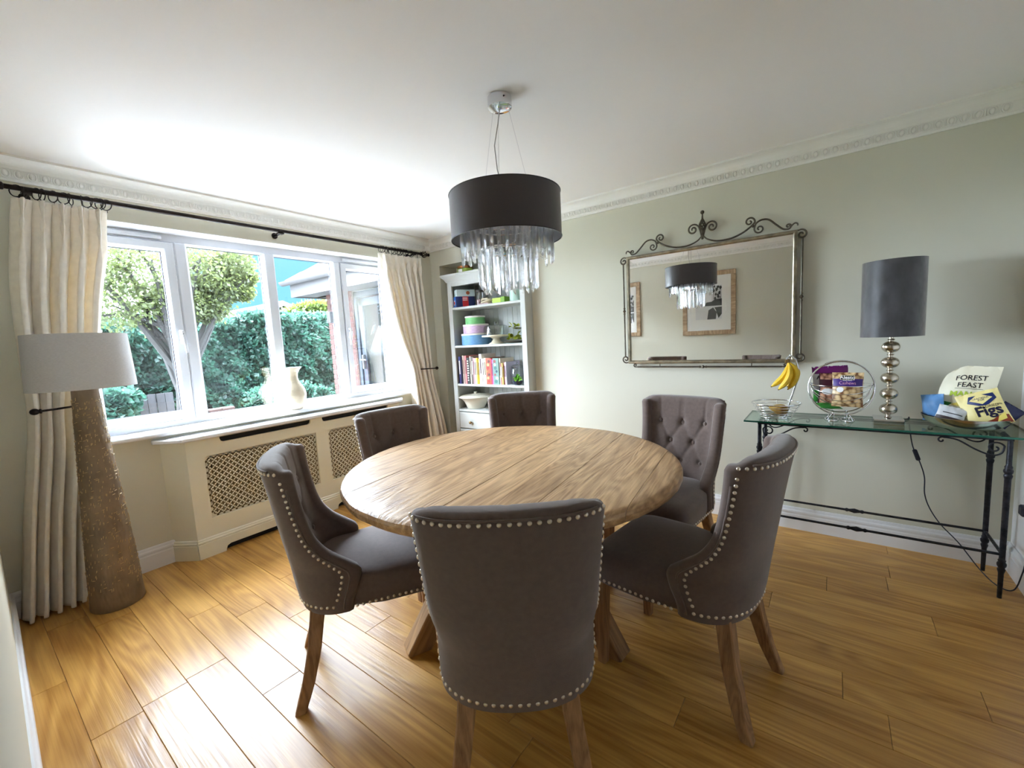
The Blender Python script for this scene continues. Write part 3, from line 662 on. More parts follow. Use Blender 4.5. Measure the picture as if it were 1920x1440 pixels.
def seat_mesh():
    b = MB(); n = 64
    def plan(k, ins):
        a = 2*math.pi*k/n; e = 0.28
        x = math.copysign(abs(math.cos(a))**e, math.cos(a)); y_ = math.copysign(abs(math.sin(a))**e, math.sin(a))
        w_ = 0.243-ins if y_ > -0.15 else 0.215-ins
        yy = y_*(0.257-ins)+0.053
        if yy < -0.07: w_ = min(w_, 0.205)
        return (x*w_, yy)
    lay = [(0.368, 0.012), (0.372, 0.002), (0.38, 0.0), (0.43, -0.003), (0.462, -0.002), (0.478, 0.006), (0.489, 0.022), (0.496, 0.055), (0.502, 0.11), (0.505, 0.17)]
    V = []
    for z, ins in lay: V += [(*plan(k, ins), z) for k in range(n)]
    Fs = []
    for j in range(len(lay)-1):
        for k in range(n): Fs.append((j*n+k, j*n+(k+1) % n, (j+1)*n+(k+1) % n, (j+1)*n+k))
    Fs += [tuple(range(n-1, -1, -1)), tuple((len(lay)-1)*n+k for k in range(n))]
    return b.add(V, Fs).mesh('seat', M_fab, 60)
def leg_mesh(pts, sz):
    """square tapered leg; local x runs down the leg so the grain follows it"""
    b = MB(); V = []
    for (y_, x_, z_), s_ in zip(pts, sz):
        h = s_/2; c = h*0.18
        V += [(x_+p, y_+q, z_) for p, q in ((-h+c, -h), (h-c, -h), (h, -h+c), (h, h-c), (h-c, h), (-h+c, h), (-h, h-c), (-h, -h+c))]
    n = 8; Fs = []
    for j in range(len(pts)-1):
        for k in range(n): Fs.append((j*n+k, j*n+(k+1) % n, (j+1)*n+(k+1) % n, (j+1)*n+k))
    Fs += [tuple(range(n)), tuple((len(pts)-1)*n+k for k in range(n-1, -1, -1))]
    b.add(V, Fs).xf(Matrix(((0, 0, -1, 0), (0, 1, 0, 0), (1, 0, 0, 0), (0, 0, 0, 1)))); return b.mesh('leg', M_cleg, 30)
LEGROT = Matrix(((0, 0, 1, 0), (0, 1, 0, 0), (-1, 0, 0, 0), (0, 0, 0, 1)))
back_me, seat_me = backrest_mesh(), seat_mesh()
legs_me = []
for sx in (-1, 1):
    legs_me.append(leg_mesh([(-0.185, sx*0.140, 0.385), (-0.192, sx*0.144, 0.33), (-0.210, sx*0.160, 0.22), (-0.240, sx*0.178, 0.10), (-0.275, sx*0.196, 0.0)], [0.052, 0.052, 0.050, 0.045, 0.038]))
    legs_me.append(leg_mesh([(0.262, sx*0.196, 0.385), (0.264, sx*0.197, 0.2), (0.266, sx*0.198, 0.0)], [0.05, 0.044, 0.034]))
nail_me = MB().lathe([(0.0062, -0.001), (0.0060, 0.0012), (0.0045, 0.0030), (0.0022, 0.0040), (0.0, 0.0043)], 10).mesh('nailhead', M_nail, 60)
button_me = MB().lathe([(0.0115, -0.004), (0.0115, 0.0), (0.0095, 0.0038), (0.005, 0.0056), (0.0, 0.006)], 14).mesh('button', M_fab, 60)
def path_pts():
    """outer nailhead paths: list of (point, outward normal)"""
    out_ = []; sp = 0.0222
    def along(fn, n=400):
        P = [fn(i/n) for i in range(n+1)]; acc = 0; last = P[0]; res = [P[0]]
        for p in P[1:]:
            acc += (p-last).length; last = p
            if acc >= sp: res.append(p); acc = 0
        return res
    e = R(79)
    for sg in (-1, 1): out_ += along(lambda t: outer(sg*(e+R(3)*math.sin(math.pi*t)), 0.415+(0.905-0.415)*t, 0.0))
    out_ += along(lambda t: Vector((*outer(-e+2*e*t, 0.920)[:2], 0.920-0.004*0)))
    out_ += along(lambda t: outer(-e+2*e*t, 0.388))
    res = []
    for p in out_:
        th = 0.0
        # outward normal from the plan ellipse
        a, r_, f_ = slerp(T_a, p.z), slerp(T_r, p.z), slerp(T_f, p.z); b = f_-r_
        n_ = Vector((p.x/(a*a), (p.y-f_)/(b*b), 0)).normalized(); n_.z = 0.12 if p.z > 0.45 else -0.1; res.append((p, n_.normalized()))
    for sg in (-1, 1):
        y_ = -0.045
        while y_ < 0.285: res.append((Vector((sg*0.2435, y_, 0.386)), Vector((sg, 0, 0)))); y_ += sp
    x_ = -0.215
    while x_ < 0.22: res.append((Vector((x_, 0.3105, 0.386)), Vector((0, 1, 0)))); x_ += sp
    return res
NAILS = path_pts()
nail_join = MB()
for p, n_ in NAILS:
    q = n_.to_track_quat('Z', 'Y').to_matrix().to_4x4(); q.translation = p
    e = MB().lathe([(0.0062, -0.001), (0.0060, 0.0012), (0.0042, 0.0032), (0.0, 0.0043)], 8).xf(q); nail_join.add(e.v, e.f)
nail_all_me = nail_join.mesh('nailhead_trim', M_nail, 60)
pipe = MB()
pipe.tube([outer(R(-62)+R(124)*k/60, 0.930) for k in range(61)], 0.0036, 6)
for sg in (-1, 1): pipe.tube([outer(sg*(R(86) if k < 44 else R(86-2*(k-44))), 0.375+(0.928-0.375)*k/50) for k in range(45)], 0.0036, 6)
pipe_me = pipe.mesh('piping', M_fab, 60)
def make_chair(label, loc, fwd, near):
    rz = math.atan2(fwd[1], fwd[0])-math.pi/2
    t = thing('dining_chair', label, 'chair', loc, rz, 'upholstered chairs round the dining table')
    br = mobj('backrest', back_me, t); mobj('piping', pipe_me, br); mobj('seat', seat_me, t)
    for q in legs_me: o = mobj('leg', q, t); o.matrix_local = LEGROT
    for x_, z_ in BTN:
        a = slerp(T_a, z_)-0.060; th = math.asin(max(-1, min(1, math.copysign(abs(x_/a)**(1/0.9), x_)))); p = inner(th, z_); p.y += 0.006
        n_ = Vector((-x_*1.2, 0.35, 0.10)).normalized(); o = mobj('button', button_me, br); o.matrix_local = Matrix.Translation(p) @ n_.to_track_quat('Z', 'Y').to_matrix().to_4x4()
    if near:
        for p, n_ in NAILS:
            o = mobj('nailhead', nail_me, t); o.matrix_local = Matrix.Translation(p) @ n_.to_track_quat('Z', 'Y').to_matrix().to_4x4()
    else: mobj('nailhead_trim', nail_all_me, t, kind='stuff')
    return t
def chair_at(label, top, fwd, near):
    f_ = Vector((*fwd, 0)).normalized(); p = Vector((*top, 0))+f_*0.30; make_chair(label, (p.x, p.y, 0), f_, near)
chair_at('brown upholstered dining chair nearest the camera, its studded back turned to us', (-0.612, 0.765), (-0.60, 0.80), True)
chair_at('brown upholstered dining chair beside the floor lamp, in front of the fretwork cover', (-1.735, 0.735), (0.53, 0.848), True)
chair_at('brown upholstered dining chair at the right, nearest the glass console table', (-0.140, 1.616), (-0.985, 0.13), True)
chair_at('brown upholstered dining chair below the window, nearest the tied back curtain', (-2.227, 1.645), (0.985, -0.14), False)
chair_at('brown upholstered dining chair standing in front of the bookcase', (-1.823, 2.52), (0.66, -0.75), False)
chair_at('brown upholstered dining chair with its tufted front seen below the mirror', (-0.69, 2.63), (-0.14, -0.99), False)

# ------------------------------------------------------------------ bookcase in the alcove
M_case = mat('grey_painted_wood', srgb(196, 198, 194), 0.5)
BX0, BX1, BF, BB = -3.110, -2.166, 3.13, 3.465
case = thing('bookcase', 'tall pale grey bookcase with open shelves and drawers in the alcove', 'bookcase', ((BX0+BX1)/2, (BF+BB)/2, 0))
OX, OY = case.location.x, case.location.y
def cbox(name, x0, x1, y0, y1, z0, z1, b=0.003, parent=case, m=M_case):
    return MB().bbox(x0-OX, x1-OX, y0-OY, y1-OY, z0, z1, b).build(name, m, parent, 30)
ST = 0.055
cbox('side_panel', BX0, BX0+0.022, BF+0.02, BB, 0, 1.93); cbox('side_panel', BX1-0.022, BX1, BF+0.02, BB, 0, 1.93)
cbox('stile', BX0, BX0+ST, BF, BF+0.022, 0.0, 1.93); cbox('stile', BX1-ST, BX1, BF, BF+0.022, 0.0, 1.93)
cbox('top_rail', BX0+ST, BX1-ST, BF, BF+0.022, 1.883, 1.93)
cbox('top_board', BX0, BX1, BF+0.01, BB, 1.912, 1.932)
# side panel moulding bead seen on the right flank
MB().bbox(BX1-OX, BX1-OX+0.004, BF+0.03-OY, BB-OY, 1.12, 1.135, 0.002).build('side_bead', M_case, case)
cp = MB(); PR = [(0, 1.925), (0.006, 1.925), (0.010, 1.935), (0.020, 1.955), (0.038, 1.972), (0.040, 1.980), (0.046, 1.982), (0.046, 1.998), (0, 1.998)]
cp.sweep(PR, (BX1-OX, BF-OY), (BX0-OX, BF-OY), (0, -1), -1, -1); cp.sweep(PR, (BX0-OX, BF-OY), (BX0-OX, BB-OY), (-1, 0), -1, 0); cp.sweep(PR, (BX1-OX, BB-OY), (BX1-OX, BF-OY), (1, 0), 0, -1)
cp.box(BX0-OX, BX1-OX, BF-OY, BB-OY, 1.985, 1.998); cp.build('cornice', M_case, case, 25)
nb = 15; bw = (BX1-BX0-0.04)/nb
pan = MB().bbox(0.0004, bw-0.0004, 0, 0.010, 0.62, 1.92, 0.003).mesh('back_board', M_case, 20)
for k in range(nb): mobj('back_board', pan, case, (BX0+0.02+k*bw-OX, BB-0.012-OY, 0))
SHZ = [1.676, 1.296, 0.909, 0.647]
for z in SHZ: cbox('shelf', BX0+0.022, BX1-0.022, BF+0.004, BB-0.012, z-0.023, z, 0.004)
for (x0, x1) in ((BX0+ST+0.003, OX-0.004), (OX+0.004, BX1-ST-0.003)):
    for z0, z1 in ((0.455, 0.618), (0.285, 0.445), (0.10, 0.275)):
        d_ = cbox('drawer', x0, x1, BF-0.002, BF+0.02, z0, z1, 0.004)
        xm = (x0+x1)/2
        MB().lathe([(0.006, 0), (0.006, 0.010), (0.014, 0.014), (0.016, 0.022), (0.010, 0.029), (0, 0.031)], 14).xf(Matrix.Translation((xm-OX-(0.045 if xm < OX else -0.045), BF-0.002-OY, (z0+z1)/2-0.015)) @ Matrix.Rotation(R(90), 4, 'X')).build('knob', mat('brass_knob', srgb(150, 130, 95), 0.35, 1.0), d_, 50)
cbox('base_plinth', BX0, BX1, BF+0.004, BF+0.02, 0.0, 0.095)

# ------------------------------------------------------------------ things on the bookcase
def simple(name, label, cat, b, m, loc, rz=0, smooth=40, group=None):
    return tag(b.build(name, m, None, smooth, loc, rz), label, cat, group)
# candle jar on top
t = thing('candle_jar', 'green candle jar with a copper lid on top of the bookcase', 'candle', (-2.95, 3.24, 1.998))
MB().lathe([(0.072, 0), (0.078, 0.004), (0.078, 0.052), (0.072, 0.056)], 28).build('jar', mat('green_wax', srgb(150, 170, 80), 0.25), t)
MB().lathe([(0.079, 0.056), (0.079, 0.075), (0.074, 0.080), (0.0, 0.081)], 28).build('lid', mat('copper', srgb(185, 120, 75), 0.25, 1.0), t)
MB().grid(lambda u, v: (0.0785*math.sin((u-0.5)*0.7), -0.0785*math.cos((u-0.5)*0.7), 0.012+0.032*v), 6, 2).build('paper_label', mat('paper', srgb(235, 232, 220), 0.7), t)
t = thing('candle_jar', 'dark green lidded jar on top of the bookcase behind the crystals', 'jar', (-2.70, 3.24, 1.998))
MB().lathe([(0.045, 0), (0.05, 0.005), (0.05, 0.06), (0.045, 0.066)], 24).build('jar', mat('dark_green_glass', srgb(70, 85, 40), 0.2), t); MB().lathe([(0.051, 0.066), (0.051, 0.078), (0, 0.08)], 24).build('lid', mat('copper'), t)
for k, (x_, w_, h_, c_, nm) in enumerate(((-2.53, 0.10, 0.15, (70, 110, 175), 'blue'), (-2.40, 0.11, 0.19, (110, 150, 160), 'teal'))):
    t = thing('storage_tin', nm+' tin standing on top of the bookcase behind the crystals', 'tin', (x_, 3.29, 1.998))
    MB().bbox(-w_/2, w_/2, -0.05, 0.05, 0, h_, 0.008).build('body', mat('tin_'+nm, srgb(*c_), 0.4), t); MB().bbox(-w_/2-0.002, w_/2+0.002, -0.052, 0.052, h_, h_+0.014, 0.005).build('lid', mat('tin_lid_'+nm, srgb(170, 110, 95), 0.4), t)
# shelf one
t = thing('carton', 'red and blue cardboard box with a strawberry emblem on the top shelf', 'box', (-2.985, 3.235, SHZ[0]))
M_blue = mat('print_blue', srgb(38, 105, 190), 0.4); M_navy = mat('print_navy', srgb(30, 45, 100), 0.4); M_red = mat('print_red', srgb(200, 40, 45), 0.4); M_paperw = mat('print_white', srgb(240, 240, 240), 0.5)
MB().bbox(-0.045, 0.045, -0.09, 0.09, 0, 0.105, 0.002).xf(Matrix.Rotation(R(-32), 4, 'Z') @ Matrix.Diagonal((1.15, 1.1, 1, 1))).build('box', M_navy, t)
rt = Matrix.Rotation(R(-32), 4, 'Z')
def plate(x0, x1, z0, z1, y_, th=0.0008): return MB().box(x0, x1, y_-th, y_, z0, z1)
plate(-0.050, 0.050, 0.002, 0.103, -0.0995).xf(rt).build('front_print', M_blue, t)
MB().ball((0.0, -0.1002, 0.045), 0.030, 0.95, 0.02, 0.85).xf(rt).build('emblem', M_paperw, t); MB().ball((0.002, -0.1008, 0.045), 0.023, 0.95, 0.02, 0.7).xf(rt).build('emblem_berry', M_red, t)
MB().box(0.0517, 0.0524, -0.03, 0.03, 0.002, 0.103).xf(rt).build('side_stripe', M_red, t)
for k in range(3): MB().box(0.0524, 0.0528, -0.028, 0.02, 0.065+0.012*k, 0.070+0.012*k).xf(rt).build('print_line', M_paperw, t)
t = thing('carton', 'pale blue snowflake box lying on the strawberry box', 'box', (-2.975, 3.235, SHZ[0]+0.105))
MB().bbox(-0.056, 0.056, -0.095, 0.095, 0, 0.066, 0.002).xf(rt).build('box', mat('pale_blue_card', srgb(200, 222, 228), 0.5, var=0.06, vscale=40), t)
MB().ball((0.0563, 0.02, 0.033), 0.020, 0.02, 0.95, 0.9).xf(rt).build('emblem', mat('orange_print', srgb(200, 110, 70), 0.5), t)
for k in range(3): MB().ball((-0.03+0.03*k, -0.0953, 0.03+0.012*(k % 2)), 0.009, 1, 0.03, 1, 6, 5).xf(rt).build('snowflake', M_paperw, t)
t = thing('glass_storage_jar', 'clear storage jar holding pink contents beside the snowflake box', 'jar', (-2.79, 3.26, SHZ[0]))
M_jar = thin_glass('clear_glass', (0.86, 0.90, 0.89), 0.14)
MB().lathe([(0.042, 0), (0.045, 0.004), (0.045, 0.115), (0.038, 0.13), (0.038, 0.135)], 20, cap1=False).build('jar', M_jar, t); MB().lathe([(0.04, 0.135), (0.042, 0.15), (0.02, 0.158), (0, 0.16)], 20).build('lid', mat('dark_lid', srgb(70, 62, 58), 0.4), t)
MB().lathe([(0.038, 0.003), (0.040, 0.06), (0, 0.064)], 16).build('contents', mat('pink_sweets', srgb(180, 130, 130), 0.6, var=0.2, vscale=60), t)
t = thing('ribbon_bundle', 'bundle of cream ribbon and napkins on the top shelf', 'ribbon', (-2.68, 3.22, SHZ[0]))
rg = random.Random(2); b = MB()
for k in range(14):
    a = rg.uniform(0, 6.28); r_ = rg.uniform(0.01, 0.05); b.tube([(r_*math.cos(a+q*0.8)*1.2+rg.uniform(-.01, .01), r_*0.7*math.sin(a+q*0.8), 0.008+0.006*q+0.0018*k) for q in range(6)], 0.006, 6)
b.build('ribbon_loops', mat('cream_ribbon', srgb(222, 208, 180), 0.7), t, 60); MB().bbox(-0.07, 0.06, -0.045, 0.045, 0, 0.014, 0.004).build('folded_napkins', mat('napkin', srgb(205, 180, 185), 0.8), t)
t = thing('carton', 'lime green box lying on the top shelf under the crystals', 'box', (-2.50, 3.215, SHZ[0]))
MB().bbox(-0.075, 0.03, -0.04, 0.04, 0, 0.048, 0.003).build('box', mat('lime', srgb(190, 215, 80), 0.5), t); MB().bbox(0.03, 0.075, -0.041, 0.041, 0, 0.055, 0.003).build('box_end', mat('deep_lime', srgb(120, 165, 40), 0.5), t)
t = thing('storage_tub', 'pale mint tub at the right end of the top shelf', 'tub', (-2.325, 3.225, SHZ[0]))
MB().lathe([(0.055, 0), (0.06, 0.004), (0.062, 0.09)], 24).build('tub', mat('mint', srgb(190, 220, 205), 0.4), t); MB().lathe([(0.064, 0.09), (0.064, 0.104), (0, 0.106)], 24).build('lid', mat('mint_lid', srgb(205, 228, 216), 0.4), t)
# shelf two : cake tins
for k, (r_, z_, h_, c_, lab, dx) in enumerate(((0.150, 0.0, 0.100, (110, 160, 205), 'largest cake tin, blue with white lid, at the bottom of the tin stack', 0.0),
                                  (0.128, 0.1135, 0.078, (215, 185, 215), 'middle cake tin, lilac with white lid, in the tin stack', 0.0), (0.100, 0.2045, 0.070, (130, 200, 130), 'smallest cake tin, green with white lid, on top of the tin stack', -0.004))):
    t = thing('cake_tin', lab, 'tin', (-2.893+dx, 3.285, SHZ[1]+z_), 0, 'stack of cake tins')
    MB().lathe([(r_-0.004, 0), (r_, 0.003), (r_, h_)], 40).build('tin', mat('tin_%d' % k, srgb(*c_), 0.4, var=0.12, vscale=30, vdir=(1, 1, 4)), t)
    MB().lathe([(r_+0.003, h_-0.004), (r_+0.003, h_+0.010), (r_-0.002, h_+0.0130), (0, h_+0.0132)], 40).build('lid', mat('tin_lid', srgb(232, 230, 222), 0.4), t)
t = thing('cake_stand', 'cream pedestal cake stand under a glass dome', 'cake stand', (-2.63, 3.275, SHZ[1]))
MB().lathe([(0.075, 0), (0.073, 0.006), (0.05, 0.018), (0.034, 0.04), (0.036, 0.055), (0.06, 0.066), (0.14, 0.070), (0.140, 0.084), (0.137, 0.086), (0, 0.082)], 40).build('stand', mat('cream_ceramic', srgb(228, 218, 195), 0.3), t)
dome = MB().lathe([(0.118, 0.086), (0.119, 0.15), (0.112, 0.172), (0.085, 0.182), (0.012, 0.186)], 40, cap0=False, cap1=False).build('glass_dome', M_jar, t)
MB().lathe([(0.008, 0.186), (0.006, 0.198), (0.016, 0.206), (0.014, 0.214), (0, 0.217)], 14).build('dome_knob', mat('clear_knob', srgb(225, 230, 230), 0.1, 0.0, trans=0.6), dome)
t = thing('tiered_server', 'two tier metal server with green and yellow leaves on the second shelf', 'server', (-2.325, 3.23, SHZ[1]))
M_steel = mat('brushed_steel', srgb(200, 200, 198), 0.22, 1.0)
MB().cyl((0.05, 0, 0.01), (0.05, 0, 0.22), 0.004, None, 8).ball((0.05, 0, 0.228), 0.010).build('rod', M_steel, t)
MB().lathe([(0.06, 0.004), (0.10, 0.010), (0.112, 0.022), (0.108, 0.022), (0.06, 0.010), (0, 0.008)], 28, (-0.03, 0, 0)).build('lower_tray', mat('dark_tray', srgb(90, 88, 80), 0.4, 0.5), t)
MB().lathe([(0.03, 0.125), (0.055, 0.130), (0.066, 0.142), (0.063, 0.143), (0.03, 0.132), (0, 0.130)], 24, (0.012, 0, 0)).build('upper_tray', M_steel, t)
rg = random.Random(8)
M_lf = mat('leaf_yellow_green', srgb(175, 185, 55), 0.5, rand=0.6, var=0.35)
def leaf_mesh(l, w_):
    b = MB(); b.add([(0, 0, 0), (l*0.3, w_, 0.004), (l*0.75, w_*0.7, 0.006), (l, 0, -0.004), (l*0.75, -w_*0.7, 0.006), (l*0.3, -w_, 0.004), (l*0.5, 0, 0.010)], [(0, 1, 6), (1, 2, 6), (2, 3, 6), (3, 4, 6), (4, 5, 6), (5, 0, 6)]); return b.mesh('leaf', M_lf, 60)
lfm = leaf_mesh(0.055, 0.016)
for k in range(26):
    o = mobj('leaf', lfm, t, (rg.uniform(-0.09, 0.05), rg.uniform(-0.06, 0.03), rg.uniform(0.025, 0.07) if k < 20 else rg.uniform(0.14, 0.16)), (rg.uniform(-0.7, 0.7), rg.uniform(-0.9, 0.3), rg.uniform(0, 6.28)))
# books
BK = [(-3.040, 0.028, 0.275, (52, 48, 110), 'navy'), (-3.008, 0.012, 0.27, (40, 38, 60), 'black'), (-2.988, 0.016, 0.285, (225, 190, 180), 'pale pink'), (-2.970, 0.012, 0.28, (190, 175, 160), 'taupe'), (-2.955, 0.022, 0.282, (222, 125, 130), 'salmon'),
      (-2.930, 0.034, 0.262, (36, 34, 34), 'black and white'), (-2.894, 0.016, 0.275, (236, 226, 205), 'ivory'), (-2.876, 0.026, 0.268, (110, 95, 85), 'brown'), (-2.848, 0.014, 0.262, (215, 150, 160), 'rose'), (-2.832, 0.026, 0.255, (238, 232, 214), 'cream'),
      (-2.804, 0.020, 0.258, (236, 205, 50), 'yellow'), (-2.783, 0.016, 0.25, (245, 215, 90), 'light yellow'), (-2.766, 0.034, 0.295, (235, 226, 222), 'tall white'), (-2.731, 0.022, 0.25, (240, 236, 225), 'off white'), (-2.708, 0.024, 0.255, (246, 236, 180), 'pale lemon'),
      (-2.683, 0.060, 0.255, (170, 80, 50), 'thick patterned red and brown'), (-2.622, 0.012, 0.25, (230, 60, 80), 'scarlet'), (-2.609, 0.014, 0.238, (200, 90, 170), 'magenta'), (-2.594, 0.072, 0.252, (110, 140, 130), 'thick sea green'),
      (-2.521, 0.016, 0.25, (225, 215, 195), 'beige'), (-2.504, 0.016, 0.20, (150, 45, 50), 'maroon'), (-2.487, 0.018, 0.205, (205, 175, 80), 'mustard'), (-2.468, 0.020, 0.21, (225, 170, 175), 'soft pink'), (-2.447, 0.014, 0.215, (200, 190, 210), 'lilac grey')]
M_pages = mat('book_pages', srgb(232, 224, 200), 0.8, var=0.05, vscale=300, vdir=(1, 0.02, 0.02))
rg = random.Random(4)
for i, (x_, w_, h_, c_, nm) in enumerate(BK):
    dpt = rg.uniform(0.19, 0.225); 
    prev = BK[i-1][4] if i else None
    lab = '%s spined book, leftmost on the book shelf' % nm if i == 0 else '%s spined book standing just right of the %s one' % (nm, prev)
    t = thing('book', lab, 'book', (x_+w_/2, 3.150+rg.uniform(0, 0.012), SHZ[2]), 0, 'books on the third shelf')
    Mc = mat('cover_'+nm.replace(' ', '_'), srgb(*c_), 0.45)
    e = 0.0005; b = MB(); b.bbox(-w_/2+e, -w_/2+e+0.002, 0, dpt, 0, h_, 0.0006); b.bbox(w_/2-e-0.002, w_/2-e, 0, dpt, 0, h_, 0.0006); b.bbox(-w_/2+e, w_/2-e, -0.001, 0.002, 0, h_, 0.0006)
    b.build('cover', Mc, t, 30)
    MB().box(-w_/2+0.0025, w_/2-0.0025, 0.002, dpt-0.004, 0.003, h_-0.004).build('pages', M_pages, t, 0)
    lum = sum(c_)/3; inkm = mat('ink_light', srgb(240, 232, 215), 0.5) if lum < 140 else mat('ink_dark', srgb(80, 50, 50), 0.5)
    if nm == 'black and white':
        for k in range(9): MB().bbox(-w_*0.38, w_*(0.1+0.25*rg.random()), -0.0022, -0.001, 0.03+k*0.024, 0.043+k*0.024, 0.0005).build('spine_print', inkm, t)
    elif w_ > 0.05:
        cc = [srgb(190, 45, 35), srgb(215, 165, 110), srgb(90, 40, 30), srgb(220, 120, 60)] if 'red' in nm else [srgb(60, 110, 105), srgb(190, 205, 190), srgb(150, 70, 70), srgb(45, 75, 95)]
        for k in range(7):
            q = rg.uniform(0.010, 0.020); MB().lathe([(q, 0), (q, 0.0012), (q*0.6, 0.0016), (q*0.6, 0.001)], 16).xf(Matrix.Translation((rg.uniform(-w_*0.25, w_*0.25)*max(0, 1-q*20), -0.001, 0.03+k*0.032)) @ Matrix.Rotation(R(90), 4, 'X')).build('spine_print', mat('spine_%s_%d' % (nm[:9], k % 4), cc[k % 4], 0.5), t)
    elif w_ > 0.013: MB().box(-w_*0.22, w_*0.22, -0.0016, -0.001, h_*0.35, h_*0.85).build('spine_print', inkm, t, 0)
t = thing('biscuit_jar', 'ribbed glass jar with a lid at the right end of the book shelf', 'jar', (-2.375, 3.25, SHZ[2]))
b = MB(); n = 40; pr = [(0.060, 0.0), (0.066, 0.006), (0.068, 0.13), (0.060, 0.15), (0.052, 0.158)]
b.lathe(pr, n, cap1=False)
for i_ in range(len(b.v)):
    if i_ % 2: p = b.v[i_]; b.v[i_] = (p[0]*0.94, p[1]*0.94, p[2])
b.build('jar', M_jar, t, 60); MB().lathe([(0.058, 0.158), (0.060, 0.17), (0.03, 0.186), (0.008, 0.190), (0.012, 0.205), (0, 0.212)], 24).build('lid', M_jar, t)
t = thing('bowl', 'small dark bowl of green leaves in front of the glass jar', 'bowl', (-2.315, 3.165, SHZ[2]))
MB().lathe([(0.022, 0), (0.04, 0.012), (0.050, 0.040), (0.046, 0.040), (0.034, 0.014), (0, 0.008)], 24).build('bowl', mat('dark_ceramic', srgb(50, 55, 70), 0.3), t)
lf2 = mat('bright_leaf', srgb(130, 190, 60), 0.5, rand=0.4, var=0.25)
for k in range(14):
    o = mobj('leaf', lfm.copy() if k == 0 else bpy.data.meshes['leaf.001'] if 'leaf.001' in bpy.data.meshes else lfm, t, (rg.uniform(-0.025, 0.02), rg.uniform(-0.02, 0.02), rg.uniform(0.035, 0.062)), (rg.uniform(-0.6, 0.6), rg.uniform(-1.0, 0.2), rg.uniform(0, 6.28)))
    o.data.materials[0] = lf2
t = thing('casserole', 'cream lidded casserole dish with flared rim on the lowest open shelf', 'casserole', (-2.935, 3.265, SHZ[3]))
M_cas = mat('casserole_cream', srgb(225, 218, 200), 0.3)
MB().lathe([(0.085, 0.0), (0.09, 0.004), (0.105, 0.04), (0.122, 0.075), (0.150, 0.105), (0.178, 0.118), (0.178, 0.124), (0.16, 0.126), (0.14, 0.118)], 40).build('dish', M_cas, t, 50)
li = MB().lathe([(0.165, 0.125), (0.15, 0.133), (0.08, 0.143), (0.02, 0.147), (0.012, 0.150), (0.012, 0.156), (0.020, 0.162), (0.016, 0.168), (0, 0.170)], 40).build('lid', M_cas, t, 50)

# ------------------------------------------------------------------ chandelier
CXc, CYc = -1.198, 1.610
chd = thing('chandelier', 'ceiling pendant with charcoal drum shade and tiers of crystal prisms', 'chandelier', (CXc, CYc, 1.55))
M_chrome = mat('chrome', srgb(225, 225, 228), 0.08, 1.0)
ZO = -1.55
MB().lathe([(0.0, 2.36), (0.040, 2.36), (0.0525, 2.356), (0.0535, 2.362), (0.0535, 2.3985), (0.050, 2.40)], 36, (0, 0, ZO)).build('ceiling_plate', M_chrome, chd)
MB().cyl((0.045, -0.029, 2.38+ZO), (0.047, -0.0305, 2.38+ZO), 0.003, None, 8).build('screw', M_iron, chd)
M_shade = mat('charcoal_satin', srgb(66, 60, 64), 0.42, sheen=0.3, bump=0.08, bscale=600, bdir=(1, 1, 0.1))
M_lin = mat('silver_lining', srgb(205, 208, 216), 0.35, 0.25)
SZ0, SZ1, SR = 1.790, 1.984, 0.250
MB().lathe([(SR, SZ0), (SR, SZ1)], 72, (0, 0, ZO), False, False).build('shade', M_shade, chd)
MB().lathe([(SR-0.0015, SZ0+0.0005), (SR-0.0015, SZ1-0.0005)], 72, (0, 0, ZO), False, False).build('shade_lining', M_lin, chd)
b = MB()
for z in (SZ0, SZ1): b.tube([(SR*math.cos(2*math.pi*k/72), SR*math.sin(2*math.pi*k/72), z+ZO) for k in range(72)], 0.0026, 6, closed=True)
b.build('shade_rim', mat('rim_dark', srgb(44, 40, 44), 0.4), chd, 60)
for k in range(3):
    a = R(20+120*k); MB().cyl((0.036*math.cos(a), 0.036*math.sin(a), 2.358+ZO), (0.125*math.cos(a), 0.125*math.sin(a), 1.955+ZO), 0.0011, None, 6).build('suspension_wire', M_chrome, chd)
MB().tube([(0.0, 0.0, 2.358+ZO), (-0.008, -0.01, 2.29+ZO), (-0.028, -0.018, 2.2+ZO), (-0.024, -0.012, 2.1+ZO), (-0.006, -0.002, 2.0+ZO), (0, 0, 1.93+ZO)], 0.0022, 8).build('flex', mat('clear_flex', srgb(170, 168, 165), 0.3), chd)
b = MB()
for r_, z in ((0.205, 1.885), (0.165, 1.85), (0.130, 1.742), (0.105, 1.74), (0.125, 1.955)): b.tube([(r_*math.cos(2*math.pi*k/48), r_*math.sin(2*math.pi*k/48), z+ZO) for k in range(48)], 0.0028, 6, closed=True)
for k in range(6):
    a = R(60*k+10); c, s_ = math.cos(a), math.sin(a); b.tube([(0.01*c, 0.01*s_, 1.90+ZO), (SR*c*0.995, SR*s_*0.995, 1.90+ZO)], 0.002, 6); b.tube([(0.205*c, 0.205*s_, 1.90+ZO), (0.205*c, 0.205*s_, 1.885+ZO)], 0.002, 5); b.tube([(0.125*c, 0.125*s_, 1.955+ZO), (0.125*c, 0.125*s_, 1.742+ZO)], 0.0018, 5)
b.cyl((0, 0, 1.88+ZO), (0, 0, 1.96+ZO), 0.02, None, 16)
for k in range(4): a = R(90*k+30); b.cyl((0.07*math.cos(a), 0.07*math.sin(a), 1.84+ZO), (0.07*math.cos(a), 0.07*math.sin(a), 1.90+ZO), 0.010, None, 10)
b.build('frame', M_chrome, chd, 50)
M_crys = mat('crystal', (0.97, 0.98, 1.0), 0.02, 0.0, trans=1.0, ior=1.5)
